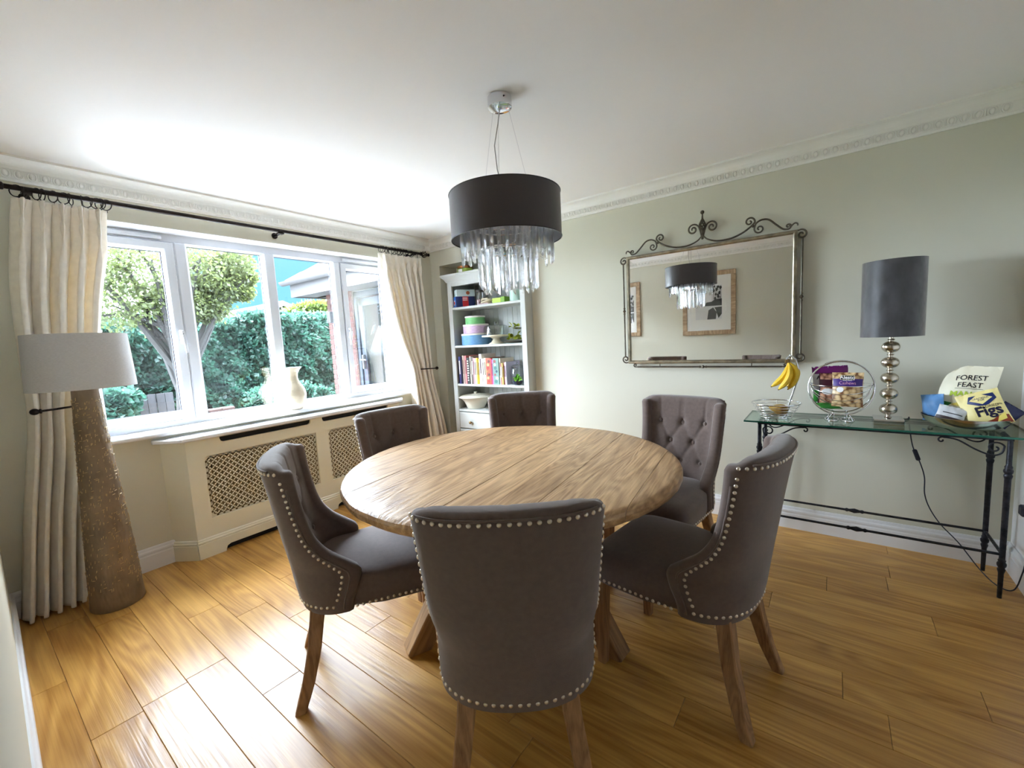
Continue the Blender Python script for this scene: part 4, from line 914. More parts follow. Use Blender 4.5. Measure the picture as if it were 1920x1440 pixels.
def half_clear(m, amt):
    n = m.node_tree; b_ = n.nodes['Principled BSDF']; o = [x for x in n.nodes if x.type == 'OUTPUT_MATERIAL'][0]; t_ = n.nodes.new('ShaderNodeBsdfTransparent'); q = n.nodes.new('ShaderNodeMixShader'); q.inputs[0].default_value = amt
    n.links.new(b_.outputs[0], q.inputs[1]); n.links.new(t_.outputs[0], q.inputs[2]); n.links.new(q.outputs[0], o.inputs['Surface'])
half_clear(M_crys, 0.4)
def prism_mesh(L, w_):
    """triangular crystal drop with pointed ends, hanging from its local origin"""
    P3 = [(w_/2, -w_*0.30), (-w_/2, -w_*0.30), (0, w_*0.45)]; b = MB()
    V = [(0, 0, 0)]+[(x, y_, -0.010) for x, y_ in P3]+[(P3[0][0], P3[0][1], -L+0.004), (P3[1][0], P3[1][1], -L+0.020), (P3[2][0], P3[2][1], -L+0.012)]+[(0.15*w_, 0, -L)]
    return b.add(V, [(0, 2, 1), (0, 3, 2), (0, 1, 3), (1, 2, 5, 4), (2, 3, 6, 5), (3, 1, 4, 6), (4, 5, 7), (5, 6, 7), (6, 4, 7)]).mesh('crystal_drop', M_crys, 0)
rg = random.Random(21)
pm = {}
def crystal(r_, a, z, L, w_):
    k = (round(L, 2), w_)
    if k not in pm: pm[k] = prism_mesh(*k)
    mobj('crystal_drop', pm[k], chd, (r_*math.cos(a), r_*math.sin(a), z+ZO), a-math.pi/2+rg.uniform(-0.5, 0.5))
for k in range(40): crystal(0.205, 2*math.pi*k/40, 1.883, rg.choice((0.16, 0.17, 0.18, 0.19, 0.21)), 0.019)
for k in range(26): crystal(0.165, 2*math.pi*(k+0.3)/26, 1.848, rg.choice((0.12, 0.14, 0.15)), 0.018)
for k in range(24): crystal(0.130, 2*math.pi*(k+0.5)/24, 1.742, rg.choice((0.16, 0.17, 0.18, 0.19)), 0.019)
for k in range(16): crystal(0.105, 2*math.pi*k/16, 1.740, rg.choice((0.15, 0.17, 0.19)), 0.018)

# ------------------------------------------------------------------ wall mirror
M_pew = mat('aged_pewter', srgb(150, 140, 120), 0.42, 0.9, var=0.35, vscale=25, bump=0.1, bscale=120)
M_mir = mat('mirror_silver', (0.93, 0.945, 0.93), 0.0, 1.0)
MX0, MX1, MZ0, MZ1, MY = -1.262, -0.180, 1.098, 1.905, 3.205
mir = thing('wall_mirror', 'large rectangular wall mirror in a pewter frame crowned with iron scrolls', 'mirror', ((MX0+MX1)/2, MY, MZ0))
mcx = (MX0+MX1)/2; mw = (MX1-MX0)/2; mh = MZ1-MZ0
def mframe():
    b = MB(); fw = 0.024
    PRF = [(0.0, 0.0), (0.0, -0.012), (0.006, -0.018), (0.016, -0.018), (0.022, -0.010), (0.024, 0.0)]   # (inward distance, y)
    cs = [(-mw, 0), (mw, 0), (mw, mh), (-mw, mh)]; sg = [(1, 1), (-1, 1), (-1, -1), (1, -1)]; V = []
    for (x, z), (sx, sz) in zip(cs, sg): V += [(x+sx*d_, y_, z+sz*d_) for d_, y_ in PRF]
    n = len(PRF); Fs = []
    for k in range(4):
        j = (k+1) % 4
        for i in range(n): q = (i+1) % n; Fs.append((k*n+i, k*n+q, j*n+q, j*n+i))
    return b.add(V, Fs)
mframe().build('frame', M_pew, mir, 30)
MB().box(-mw+0.004, mw-0.004, 0.001, 0.030, 0.004, mh-0.004).build('backing', mat('mirror_back', srgb(60, 55, 50), 0.8), mir, 0)
gi, bv = 0.022, 0.028
x0, x1, z0, z1 = -mw+gi, mw-gi, gi, mh-gi
MB().add([(x0+bv, -0.004, z0+bv), (x1-bv, -0.004, z0+bv), (x1-bv, -0.004, z1-bv), (x0+bv, -0.004, z1-bv)], [(0, 1, 2, 3)]).build('mirror_glass', M_mir, mir, 0)
V = [(x0, -0.0036, z0), (x1, -0.0036, z0), (x1, -0.0036, z1), (x0, -0.0036, z1), (x0+bv, -0.004, z0+bv), (x1-bv, -0.004, z0+bv), (x1-bv, -0.004, z1-bv), (x0+bv, -0.004, z1-bv)]
MB().add(V, [(k, (k+1) % 4, 4+(k+1) % 4, 4+k) for k in range(4)]).build('mirror_bevel', M_mir, mir, 0)
M_scr = mat('dark_pewter', srgb(98, 91, 80), 0.42, 0.85, var=0.3, vscale=25)
def spiral(c, r0, a0, turns, sg, n=28, r1=0.15):
    out_ = []
    for k in range(n+1):
        t = k/n; r_ = r0*(1-(1-r1)*t); a = a0+sg*turns*2*math.pi*t; out_.append((c[0]+r_*math.cos(a), c[1]+r_*math.sin(a)))
    return out_
def smooth_path(pts, n=10):
    P = [Vector((*p, 0)) for p in pts]; out_ = []
    for i in range(len(P)-1):
        p0, p1, p2, p3 = P[max(i-1, 0)], P[i], P[i+1], P[min(i+2, len(P)-1)]
        for k in range(n):
            t = k/n; out_.append(0.5*((2*p1)+(p2-p0)*t+(2*p0-5*p1+4*p2-p3)*t*t+(3*p1-p0-3*p2+p3)*t**3))
    out_.append(P[-1]); return [(p.x, p.y) for p in out_]
def scroll(pts2, r_, parent, sx=1, name='scroll', y_=-0.006, z0=mh, m=M_scr, ox=0):
    n = len(pts2); return MB().tube([(ox+sx*p[0], y_, z0+p[1]) for p in pts2], [r_*1.4*(0.75+0.25*math.sin(math.pi*k/(n-1))) for k in range(n)], 8).build(name, m, parent, 60)
for sx in (1, -1):
    scroll(smooth_path([(0.003, 0.058), (0.02, 0.075), (0.028, 0.10)])[:0]+[(0.004, 0.052), (0.010, 0.075), (0.016, 0.10)]+spiral((0.060, 0.112), 0.038, R(165), 1.55, -1), 0.0042, mir, sx)
    scroll(smooth_path([(0.004, 0.062), (0.03, 0.035), (0.075, 0.016), (0.12, 0.010), (0.18, 0.014), (0.24, 0.034), (0.285, 0.062), (0.312, 0.088)])+spiral((0.283, 0.096), 0.030, R(-10), 1.25, 1), 0.0042, mir, sx)
    scroll(list(reversed(spiral((0.338, 0.044), 0.030, R(150), 1.3, 1)))+smooth_path([(0.312, 0.060), (0.322, 0.082), (0.352, 0.096), (0.39, 0.088), (0.43, 0.05), (0.465, 0.018), (0.492, 0.012)])[1:]+spiral((0.492, 0.030), 0.018, R(-90), 1.1, 1), 0.0040, mir, sx)
    scroll(list(reversed(spiral((0.498, 0.034), 0.014, R(-60), 0.9, -1)))[:12]+smooth_path([(0.505, 0.022), (0.515, 0.034), (0.528, 0.042), (0.540, 0.036), (0.541, 0.024)]), 0.0034, mir, sx)
    MB().ball((sx*0.303, -0.006, mh+0.066), 0.009).build('collar', M_scr, mir)
    # corner scrolls and side rods
    scroll([(0.541-0.0, -0.002)]+spiral((0.562, -0.030), 0.030, R(125), 1.35, -1), 0.0042, mir, sx)
    scroll([(0.541, -mh+0.004)]+spiral((0.562, -mh+0.034), 0.030, R(-125), 1.35, 1), 0.0042, mir, sx)
    rx = sx*0.566; b = MB().cyl((rx, -0.006, 0.055), (rx, -0.006, mh-0.055), 0.0058, None, 8)
    b.lathe([(0.005, -0.03), (0.009, -0.02), (0.005, -0.012), (0.012, 0.0), (0.005, 0.012), (0.009, 0.02), (0.005, 0.03)], 12, (rx, -0.006, mh/2)); b.build('side_rod', M_scr, mir, 50)
b = MB().cyl((-0.47, -0.006, -0.026), (0.47, -0.006, -0.026), 0.0058, None, 8); b.lathe([(0.005, -0.03), (0.009, -0.02), (0.005, -0.012), (0.012, 0.0), (0.005, 0.012), (0.009, 0.02), (0.005, 0.03)], 12, (0, -0.006, -0.026), ax='x'); b.build('bottom_rod', M_scr, mir, 50)
for sx in (1, -1): scroll([(0.47, -0.026), (0.485, -0.027)]+spiral((0.488, -0.013), 0.014, R(-90), 1.2, 1), 0.0036, mir, sx, z0=0)
for sx in (1, -1): scroll([(0.30, -0.002), (0.30, -0.026)], 0.003, mir, sx, 'rod_pin', z0=0)
fi = MB().lathe([(0.004, 0.038), (0.008, 0.045), (0.004, 0.052), (0.009, 0.058), (0.013, 0.066), (0.009, 0.074), (0.007, 0.085), (0.011, 0.095)], 12, (0, -0.006, mh))
fi.lathe([(0.007, 0.168), (0.005, 0.185), (0.004, 0.205)], 10, (0, -0.006, mh)); fi.ball((0, -0.006, mh+0.216), 0.013); fi.ball((0, -0.006, mh+0.045), 0.009)
for k in range(6):
    pts = []
    for q in range(9): t = q/8; rr_ = 0.004+0.015*math.sin(math.pi*t); an = k*math.pi/3+t*2.4; pts.append((rr_*math.cos(an), -0.006+rr_*math.sin(an), mh+0.095+0.075*t))
    fi.tube(pts, 0.0042, 6)
fi.build('finial', M_scr, mir, 50)

# ------------------------------------------------------------------ glass console table
M_wrought = mat('wrought_iron', (0.030, 0.030, 0.036), 0.45, 0.7, var=0.5, vscale=30, bump=0.4, bscale=60)
M_gtop = mat('console_glass', (0.78, 0.93, 0.88), 0.02, 0.0, trans=1.0, ior=1.48)
con = thing('console_table', 'narrow wrought iron console table with glass top against the wall', 'console table', (0.165, 3.0, 0))
GZ = 0.785; CL = 0.497
M_ctop = thin_glass('console_top_glass', (0.80, 0.93, 0.88), 0.05)
MB().box(-0.574, 0.574, -0.180, 0.170, GZ-0.010, GZ).build('glass_top', M_ctop, con, 0)
M_gedge = mat('green_glass_edge', srgb(30, 92, 74), 0.12)
eg = MB(); eg.box(-0.575, 0.575, -0.1815, -0.180, GZ-0.010, GZ-0.0005); eg.box(-0.5755, -0.574, -0.181, 0.171, GZ-0.010, GZ-0.0005); eg.box(0.574, 0.5755, -0.181, 0.171, GZ-0.010, GZ-0.0005); eg.box(-0.575, 0.575, 0.170, 0.1715, GZ-0.010, GZ-0.0005)
eg.build('glass_edge', M_gedge, con, 0)
fr_ = MB(); AZ = GZ-0.012
for y_ in (-0.135, 0.145): fr_.box(-CL-0.01, CL+0.01, y_-0.009, y_+0.009, AZ-0.014, AZ)
for x in (-CL, CL): fr_.box(x-0.009, x+0.009, -0.135, 0.145, AZ-0.014, AZ)
fr_.build('top_frame', M_wrought, con, 0)
for x in (-CL, CL):
    for y_ in (-0.137, 0.143):
        b = MB().lathe([(0.0085, 0.0), (0.010, 0.12), (0.0105, 0.125), (0.013, 0.135), (0.0145, 0.142), (0.011, 0.150), (0.016, 0.160), (0.017, 0.170), (0.012, 0.180), (0.014, 0.186), (0.011, 0.192), (0.0112, 0.30), (0.0118, 0.58),
                        (0.014, 0.588), (0.0155, 0.596), (0.012, 0.604), (0.0165, 0.612), (0.017, 0.620), (0.012, 0.630), (0.014, 0.636), (0.010, 0.645), (0.0095, AZ-0.012)], 14, (x, y_, 0)); b.build('leg', M_wrought, con, 50)
    MB().cyl((x, -0.137, 0.215), (x, 0.143, 0.215), 0.007, None, 8).build('side_stretcher', M_wrought, con)
for y_ in (-0.137, 0.143):
    b = MB().cyl((-CL, y_, 0.215), (CL, y_, 0.215), 0.0065, None, 10); b.lathe([(0.0065, -0.045), (0.011, -0.036), (0.0075, -0.026), (0.014, 0.0), (0.0075, 0.026), (0.011, 0.036), (0.0065, 0.045)], 12, (-0.035, y_, 0.215), ax='x'); b.build('stretcher', M_wrought, con, 50)
for sx in (1, -1):
    for y_ in (-0.137, 0.143):
        p2 = list(reversed(spiral((0.030, -0.040), 0.030, R(20), 1.15, 1)))+smooth_path([(0.058, -0.03), (0.05, -0.062), (0.02, -0.075), (-0.03, -0.055), (-0.09, -0.016), (-0.13, -0.006)])[1:]+spiral((-0.148, -0.020), 0.016, R(60), 0.9, 1)
        MB().tube([(sx*(CL-0.075+p[0]), y_, AZ-0.012+p[1]) for p in p2], 0.0038, 8).build('scroll_bracket', M_wrought, con, 60)

# ------------------------------------------------------------------ things on the console
def facing(x, y): return math.atan2(-x, y)*1.0      # turn so that local -y looks back towards the viewer's side of the room
# table lamp
tl = thing('table_lamp', 'table lamp with stacked silver orbs and tall crushed velvet drum shade', 'lamp', (0.250, 2.995, GZ))
MB().bbox(-0.062, 0.062, -0.062, 0.062, 0, 0.030, 0.002).build('base', M_chrome, tl, 30)
M_orb = mat('antique_silver', srgb(196, 186, 170), 0.22, 1.0, var=0.1, vscale=30)
b = MB().cyl((0, 0, 0.03), (0, 0, 0.47), 0.009, None, 12)
for z in (0.032, 0.117, 0.200, 0.283, 0.366, 0.445): b.lathe([(0.013, -0.003), (0.016, 0.0), (0.013, 0.004)], 14, (0, 0, z))
b.build('stem', M_orb, tl, 50)
for z in (0.076, 0.159, 0.242, 0.325, 0.407): MB().ball((0, 0, z), 0.0385, 1, 1, 0.80, 28, 16).build('orb', M_orb, tl, 60)
M_velvet = mat('crushed_velvet', srgb(58, 57, 60), 0.48, var=0.55, vscale=14, vdir=(1, 1, 0.5), sheen=0.8, bump=0.25, bscale=25)
MB().lathe([(0.128, 0.462), (0.128, 0.850)], 56, cap0=False, cap1=False).build('shade', M_velvet, tl)
MB().lathe([(0.1265, 0.463), (0.1265, 0.849)], 56, cap0=False, cap1=False).build('shade_lining', mat('shade_white', srgb(215, 212, 205), 0.7), tl)
b = MB()
for k in range(3): a = R(120*k); b.tube([(0, 0, 0.47), (0.127*math.cos(a), 0.127*math.sin(a), 0.475)], 0.0016, 5)
b.build('shade_spider', M_orb, tl)
FLX = ([(0.02, 0.062, 0.008), (0.06, 0.085, 0.004), (0.09, 0.12, 0.004), (0.10, 0.165, 0.004), (0.105, 0.190, 0.0), (0.11, 0.192, -0.06), (0.125, 0.185, -0.16), (0.158, 0.18, -0.25), (0.178, 0.182, -0.33), (0.182, 0.185, -0.42), (0.205, 0.19, -0.50), (0.25, 0.175, -0.58), (0.32, 0.15, -0.66), (0.385, 0.06, -0.748), (0.43, -0.02, -0.778), (0.475, -0.05, -0.770), (0.495, -0.06, -0.68), (0.505, -0.06, -0.60), (0.52, -0.055, -0.47)])
def smooth3(pts, n=6):
    P = [Vector(p) for p in pts]; out_ = []
    for i in range(len(P)-1):
        p0, p1, p2, p3 = P[max(i-1, 0)], P[i], P[i+1], P[min(i+2, len(P)-1)]
        for k in range(n): t_ = k/n; out_.append(0.5*((2*p1)+(p2-p0)*t_+(2*p0-5*p1+4*p2-p3)*t_*t_+(3*p1-p0-3*p2+p3)*t_**3))
    return out_+[P[-1]]
MB().tube(smooth3(FLX), 0.0028, 8).build('flex', M_black, tl, 60)
sw = MB().bbox(-0.010, 0.010, -0.008, 0.008, -0.032, 0.032, 0.005).xf(Matrix.Translation((0.141, 0.182, -0.205)) @ Matrix.Rotation(R(-18), 4, 'Y')); sw.build('inline_switch', M_black, tl, 30)
# fruit basket with banana hook
FBX, FBY = -0.262, 2.985
fb = thing('fruit_basket', 'chrome wire fruit basket with a banana hook at the left end of the console', 'fruit basket', (FBX, FBY, GZ))
n = 40
def hoop(b, r_, z, w_, c=(0, 0)): b.tube([(c[0]+r_*math.cos(2*math.pi*k/n), c[1]+r_*math.sin(2*math.pi*k/n), z) for k in range(n)], w_, 6, closed=True)
b = MB(); hoop(b, 0.128, 0.086, 0.0035); b.build('rim', M_chrome, fb, 60)
b = MB(); hoop(b, 0.082, 0.004, 0.0032); b.build('foot_ring', M_chrome, fb, 60)
b = MB()
for r_, z in ((0.119, 0.068), (0.110, 0.050), (0.101, 0.034), (0.092, 0.020), (0.06, 0.012), (0.035, 0.011)): hoop(b, r_, z, 0.0016)
for k in range(5): a = R(72*k+20); c, s_ = math.cos(a), math.sin(a); b.tube([(0.127*c, 0.127*s_, 0.085), (0.085*c, 0.085*s_, 0.008), (0.02*c, 0.02*s_, 0.011)], 0.002, 6)
b.build('wires', M_chrome, fb, 60)
MB().tube([(0.050, 0.060, 0.004), (0.070, 0.058, 0.10), (0.098, 0.050, 0.20), (0.108, 0.046, 0.28), (0.094, 0.040, 0.345), (0.070, 0.034, 0.366), (0.052, 0.03, 0.356), (0.048, 0.028, 0.345)], [0.0055]*6+[0.005, 0.006], 10).build('banana_hook', mat('white_metal', srgb(225, 226, 230), 0.15, 0.8), fb, 60)
# bananas
M_ban = mat('banana_skin', srgb(236, 196, 48), 0.45, var=0.12, vscale=18); M_tip = mat('banana_tip', srgb(110, 85, 40), 0.7)
bn = thing('banana_bunch', 'bunch of ripe yellow bananas hanging from the basket hook', 'bananas', (FBX+0.055, FBY+0.022, GZ+0.335))
def banana(end, bow, parent):
    P = []; N = 14; e = Vector(end); bw_ = Vector(bow)
    for k in range(N+1): t = k/N; P.append(e*t+bw_*math.sin(math.pi*t**0.9)*1.0)
    rr_ = [slerp([(0, 0.0042), (0.12, 0.0055), (0.22, 0.0125), (0.4, 0.0172), (0.65, 0.0178), (0.85, 0.0145), (0.95, 0.0085), (1.0, 0.004)], k/N) for k in range(N+1)]
    o = MB().tube(P, rr_, 7).build('banana', M_ban, parent, 50); MB().ball(P[-1], 0.0048, 1, 1, 1, 7, 5).build('banana_tip', M_tip, o, 50)
banana((-0.078, -0.03, -0.150), (0.022, 0.0, -0.012), bn); banana((-0.040, -0.042, -0.165), (0.030, -0.012, -0.008), bn); banana((0.005, -0.02, -0.165), (0.042, 0.0, 0.0), bn); banana((0.0, 0.02, -0.155), (0.045, 0.02, 0.0), bn)
MB().bbox(-0.014, 0.012, -0.008, 0.010, -0.012, 0.010, 0.004).build('crown', M_tip, bn, 40)
# pear in the basket
pe = thing('pear', 'yellow brown pear lying in the wire fruit basket', 'pear', (FBX+0.030, FBY-0.010, GZ+0.046))
pm_ = MB().lathe([(0, -0.036), (0.012, -0.035), (0.027, -0.024), (0.034, -0.006), (0.033, 0.012), (0.025, 0.032), (0.016, 0.048), (0.011, 0.060), (0.006, 0.066), (0, 0.067)], 20)
pm_.xf(Matrix.Rotation(R(-78), 4, 'Y') @ Matrix.Rotation(R(0), 4, 'X')).build('fruit', mat('pear_skin', srgb(196, 160, 62), 0.5, var2=srgb(120, 80, 40), vscale=14, var=0.2), pe, 60)
MB().tube([(-0.066, 0, 0.014), (-0.076, 0.0, 0.02), (-0.084, 0.004, 0.022)], 0.0018, 5).build('stalk', M_tip, pe)
# hooped basket
HBX, HBY = 0.045, 3.0
hb = thing('snack_basket', 'round hooped chrome swing basket holding nut packets on the console', 'basket', (HBX, HBY, GZ), R(2))
HR, HC = 0.148, 0.186
for sy in (-1, 1):
    pts = []
    for k in range(49):
        a = R(-90)+2*math.pi*k/48; pts.append((HR*math.cos(a), sy*(0.012+0.040*max(0, -math.sin(a))**1.0*0.9), HC+HR*math.sin(a)))
    MB().tube(pts, 0.0038, 8).build('hoop', M_chrome, hb, 60)
b = MB()
for k in range(90): pass
hp = []
for k in range(241):
    t = k/240; a = R(118)-R(56)*t; ph = t*24*2*math.pi; rr_ = HR+0.006*math.cos(ph); hp.append((rr_*math.cos(a), 0.0065*math.sin(ph)*1.6, HC+rr_*math.sin(a)))
MB().tube(hp, 0.0019, 5).build('coiled_handle', M_chrome, hb, 60)
pz = HC+0.018; PW = 0.137
b = MB()
for an in (0, 22, 45, 68, 90, 112, 135, 158, 180):
    c, s_ = math.cos(R(an)), math.sin(R(an)); D = 0.118
    b.tube([(-PW*math.cos(math.pi*q/20), -c*D*math.sin(math.pi*q/20), pz-s_*D*math.sin(math.pi*q/20)) for q in range(21)], 0.0017, 6)
for sx in (-1, 1): b.ball((sx*PW, 0, pz), 0.006); b.tube([(sx*PW, 0, pz), (sx*(HR-0.002), 0, pz+0.012)], 0.003, 6)
b.build('wire_cradle', M_chrome, hb, 60)
for sx in (-1, 1):
    b = MB(); b.tube([(sx*0.036+0.030*math.cos(2*math.pi*k/24), 0.058*math.sin(2*math.pi*k/24), 0.0035) for k in range(24)], 0.0032, 6, closed=True)
    for sy in (-1, 1): b.tube([(sx*0.030, sy*0.050, 0.005), (sx*0.028, sy*0.050, HC-HR+0.004+0.006)], 0.0026, 6); b.tube([(sx*0.036+sx*0.02, sy*0.04, 0.005), (sx*0.03, sy*0.049, HC-HR+0.012)], 0.0026, 6)
    b.build('foot', M_chrome, hb, 60)

# packets: a pillow shaped pouch with printed panels laid on its curved front
class Pouch:
    def __init__(s, w_, h_, t_, seed=0, crimp=0.004):
        s.w, s.h, s.t, s.c = w_, h_, t_, crimp; s.rg = seed
    def bulge(s, u, v):
        q = (1-abs(2*u-1)**2.4)*(1-abs(2*v-1)**2.6)
        wr = 0.10*math.sin(9*u+s.rg)*math.sin(7*v+2*s.rg)+0.06*math.sin(17*u+11*v+s.rg)
        return s.t*0.5*max(0, q)*(1+wr)+s.c*math.sin(26*u+s.rg)*(v**10)*0.6
    def front(s, u, v, off=0.0): return Vector(((u-0.5)*s.w*(1-0.05*math.sin(math.pi*v)), -s.bulge(u, v)-off, v*s.h))
    def back(s, u, v): p = s.front(u, v); return Vector((p.x, s.bulge(u, v)*0.9+0.0006, p.z))
    def body(s, m, parent, name='pouch'):
        b = MB().grid(lambda u, v: s.front(u, v), 25, 25); b.grid(lambda u, v: s.back(u, v), 25, 25); return b.build(name, m, parent, 60)
    def panel(s, u0, u1, v0, v1, m, parent, name, off=0.0006, skew=0.0):
        return MB().grid(lambda u, v: s.front(u0+(u1-u0)*u, v0+(v1-v0)*v+skew*(u-0.5), off), 13, 13).build(name, m, parent, 60)
    def poly(s, pts, m, parent, name, off=0.001):
        b = MB(); c = (sum(p[0] for p in pts)/len(pts), sum(p[1] for p in pts)/len(pts)); N = len(pts); V = []; K = 5
        ring = []
        for i in range(N):
            a, b2 = pts[i], pts[(i+1) % N]
            for q in range(4): ring.append((a[0]+(b2[0]-a[0])*q/4, a[1]+(b2[1]-a[1])*q/4))
        for j in range(K+1): V += [s.front(c[0]+(p[0]-c[0])*max(j, 0.001)/K, c[1]+(p[1]-c[1])*max(j, 0.001)/K, off) for p in ring]
        m_ = len(ring); Fs = [(j*m_+i, j*m_+(i+1) % m_, (j+1)*m_+(i+1) % m_, (j+1)*m_+i) for j in range(K) for i in range(m_)]
        return b.add(V, Fs).build(name, m, parent, 60)
    def text(s, body, u, v, size, m, parent, bold=0.0, rot=0.0, off=0.0014, shear=0.0, sx=1.0):
        me = text_mesh(body, size, m, 0.0, bold, shear=shear); c, s_ = math.cos(rot), math.sin(rot)
        def fn(p):
            x, z = p.x*sx*c-p.y*s_, p.x*sx*s_+p.y*c; return s.front(u+x/s.w, v+z/s.h, off)
        bend_text(me, fn); return mobj('lettering', me, parent)
M_purple = mat('print_purple', srgb(62, 30, 120), 0.35); M_magenta = mat('print_magenta', srgb(112, 22, 104), 0.35); M_plum = mat('print_plum', srgb(70, 24, 40), 0.35)
M_inkb = mat('print_black', srgb(24, 22, 26), 0.4); M_creamp = mat('print_cream', srgb(238, 226, 190), 0.4); M_green = mat('print_green', srgb(52, 140, 52), 0.4); M_lemon = mat('print_lemon', srgb(240, 220, 110), 0.4)
def nuts_mat(name, c0, c1, gap):
    m = mat(name, c0, 0.35); n = m.node_tree; b = n.nodes['Principled BSDF']; tcn = n.nodes.new('ShaderNodeTexCoord')
    vo = n.nodes.new('ShaderNodeTexVoronoi'); vo.inputs['Scale'].default_value = 46; n.links.new(tcn.outputs['Object'], vo.inputs['Vector'])
    r = n.nodes.new('ShaderNodeValToRGB'); e = r.color_ramp.elements; e[0].position = 0.0; e[0].color = (*c1, 1); e[1].position = 0.75; e[1].color = (*gap, 1); q = e.new(0.45); q.color = (*c0, 1)
    n.links.new(vo.outputs['Distance'], r.inputs['Fac']); n.links.new(r.outputs['Color'], b.inputs['Base Color']); return m
M_cashew = nuts_mat('cashew_print', srgb(214, 182, 132), srgb(240, 216, 172), srgb(120, 78, 46)); M_peanut = nuts_mat('nut_print', srgb(214, 160, 130), srgb(240, 196, 168), srgb(120, 70, 50))
def rim_text(p, s_, u, v): pass
# cashew packet (front right of the basket)
t = thing('nut_packet', 'cashew nut packet with purple band, front packet in the hooped basket', 'packet', (HBX+0.030, HBY-0.030, GZ+0.082), (R(-6), 0, R(-3)))
p = Pouch(0.140, 0.190, 0.036, 1); p.body(M_cashew, t)
p.panel(0.02, 0.98, 0.60, 0.815, M_purple, t, 'purple_band'); p.panel(0.26, 0.72, 0.78, 0.92, M_creamp, t, 'logo_border', 0.0012); p.panel(0.275, 0.705, 0.79, 0.91, M_inkb, t, 'logo_plate', 0.0017)
p.text('Alesto', 0.49, 0.853, 0.026, M_paperw, t, 0.0006, off=0.0024); p.text('SELECTION', 0.49, 0.765, 0.008, M_paperw, t, off=0.0018); p.text('Cashews', 0.50, 0.69, 0.024, mat('print_pink', srgb(226, 170, 200), 0.4), t, off=0.0018, sx=0.9)
p.poly([(0.26+0.12*math.cos(R(k*30)), 0.50+0.085*math.sin(R(k*30))) for k in range(12)], M_paperw, t, 'nutrition_badge')
t = thing('nut_packet', 'plum nut packet with white badge behind the cashew packet', 'packet', (HBX-0.044, HBY+0.008, GZ+0.084), (R(-4), R(2), R(8)))
p = Pouch(0.120, 0.180, 0.034, 2); p.body(M_plum, t); p.panel(0.06, 0.94, 0.03, 0.36, M_peanut, t, 'nut_picture'); p.panel(0.04, 0.96, 0.80, 0.99, M_peanut, t, 'nut_picture'); p.panel(0.06, 0.6, 0.40, 0.55, M_peanut, t, 'nut_picture')
p.poly([(0.36+0.26*math.cos(R(k*30)), 0.42+0.10*math.sin(R(k*30))) for k in range(12)], M_paperw, t, 'nutrition_badge')
t = thing('nut_packet', 'white and magenta packet standing tallest at the back of the hooped basket', 'packet', (HBX-0.040, HBY+0.045, GZ+0.088), (R(-2), R(-3), R(4)))
p = Pouch(0.170, 0.215, 0.034, 3); p.body(mat('print_silver_white', srgb(214, 212, 216), 0.35, var=0.08, vscale=20), t); p.panel(0.0, 1.0, 0.80, 1.0, M_magenta, t, 'magenta_band'); p.panel(0.0, 0.35, 0.04, 0.36, M_green, t, 'green_panel'); p.text('A', 0.17, 0.70, 0.030, M_inkb, t, 0.001)
t = thing('nut_packet', 'green snack packet lying in the bottom of the hooped basket', 'packet', (HBX-0.035, HBY-0.035, GZ+0.070), (R(-75), R(4), R(25)))
p = Pouch(0.11, 0.075, 0.03, 4); p.body(M_green, t)

# steel bowl and dried fruit packets
BWX, BWY = 0.535, 2.985
bo = simple('fruit_bowl', 'wide brushed steel bowl of snack packets at the right end of the console', 'bowl',
            MB().lathe([(0.085, 0.0), (0.10, 0.004), (0.130, 0.020), (0.150, 0.040), (0.160, 0.062), (0.1575, 0.063), (0.147, 0.043), (0.127, 0.024), (0.09, 0.010), (0, 0.007)], 56), mat('steel_bowl', srgb(196, 192, 184), 0.20, 1.0), (BWX, BWY, GZ), 0, 60)
fz = R(-10)
t = thing('dried_fruit_packet', 'tall cream packet lettered FOREST FEAST leaning in the steel bowl', 'packet', (BWX-0.020, BWY+0.018, GZ+0.022), (R(-7), R(8), fz))
M_cream_pk = mat('cream_packet', srgb(236, 231, 206), 0.5, var=0.03, vscale=12, bump=0.15, bscale=18)
p = Pouch(0.200, 0.285, 0.040, 5)
fr0 = p.front
p.front = lambda u, v, off=0.0, _f=fr0: (lambda q: Vector((q.x*(1-0.10*max(0, 0.35-u)*max(0, v-0.6)*10), q.y, q.z-0.085*max(0, 0.42-u)**1.4*(v**3)*2.2+0.02*(u-0.5)*v)))(_f(u, v, off))
p.body(M_cream_pk, t); p.text('FOREST', 0.53, 0.79, 0.035, M_inkb, t, 0.0002, sx=0.92); p.text('FEAST', 0.53, 0.665, 0.035, M_inkb, t, 0.0002, sx=0.95)
p.panel(0.28, 0.78, 0.602, 0.608, M_inkb, t, 'rule_line', 0.001); p.text('MANGO', 0.55, 0.50, 0.036, mat('print_lime', srgb(176, 200, 70), 0.4), t, 0.0012)
p.poly([(0.06, 0.36), (0.30, 0.33), (0.17, 0.20)], M_green, t, 'green_leaf_print'); p.poly([(0.26, 0.30), (0.52, 0.40), (0.44, 0.28)], M_lemon, t, 'fruit_print')
t = thing('dried_fruit_packet', 'pale yellow packet lettered Figs with a navy diamond, front of the steel bowl', 'packet', (BWX+0.078, BWY-0.072, GZ+0.028), (R(-14), R(-22), fz))
M_yel_pk = mat('yellow_packet', srgb(232, 216, 146), 0.45, var=0.06, vscale=14, bump=0.3, bscale=22)
p = Pouch(0.150, 0.168, 0.036, 6)
p.body(M_yel_pk, t)
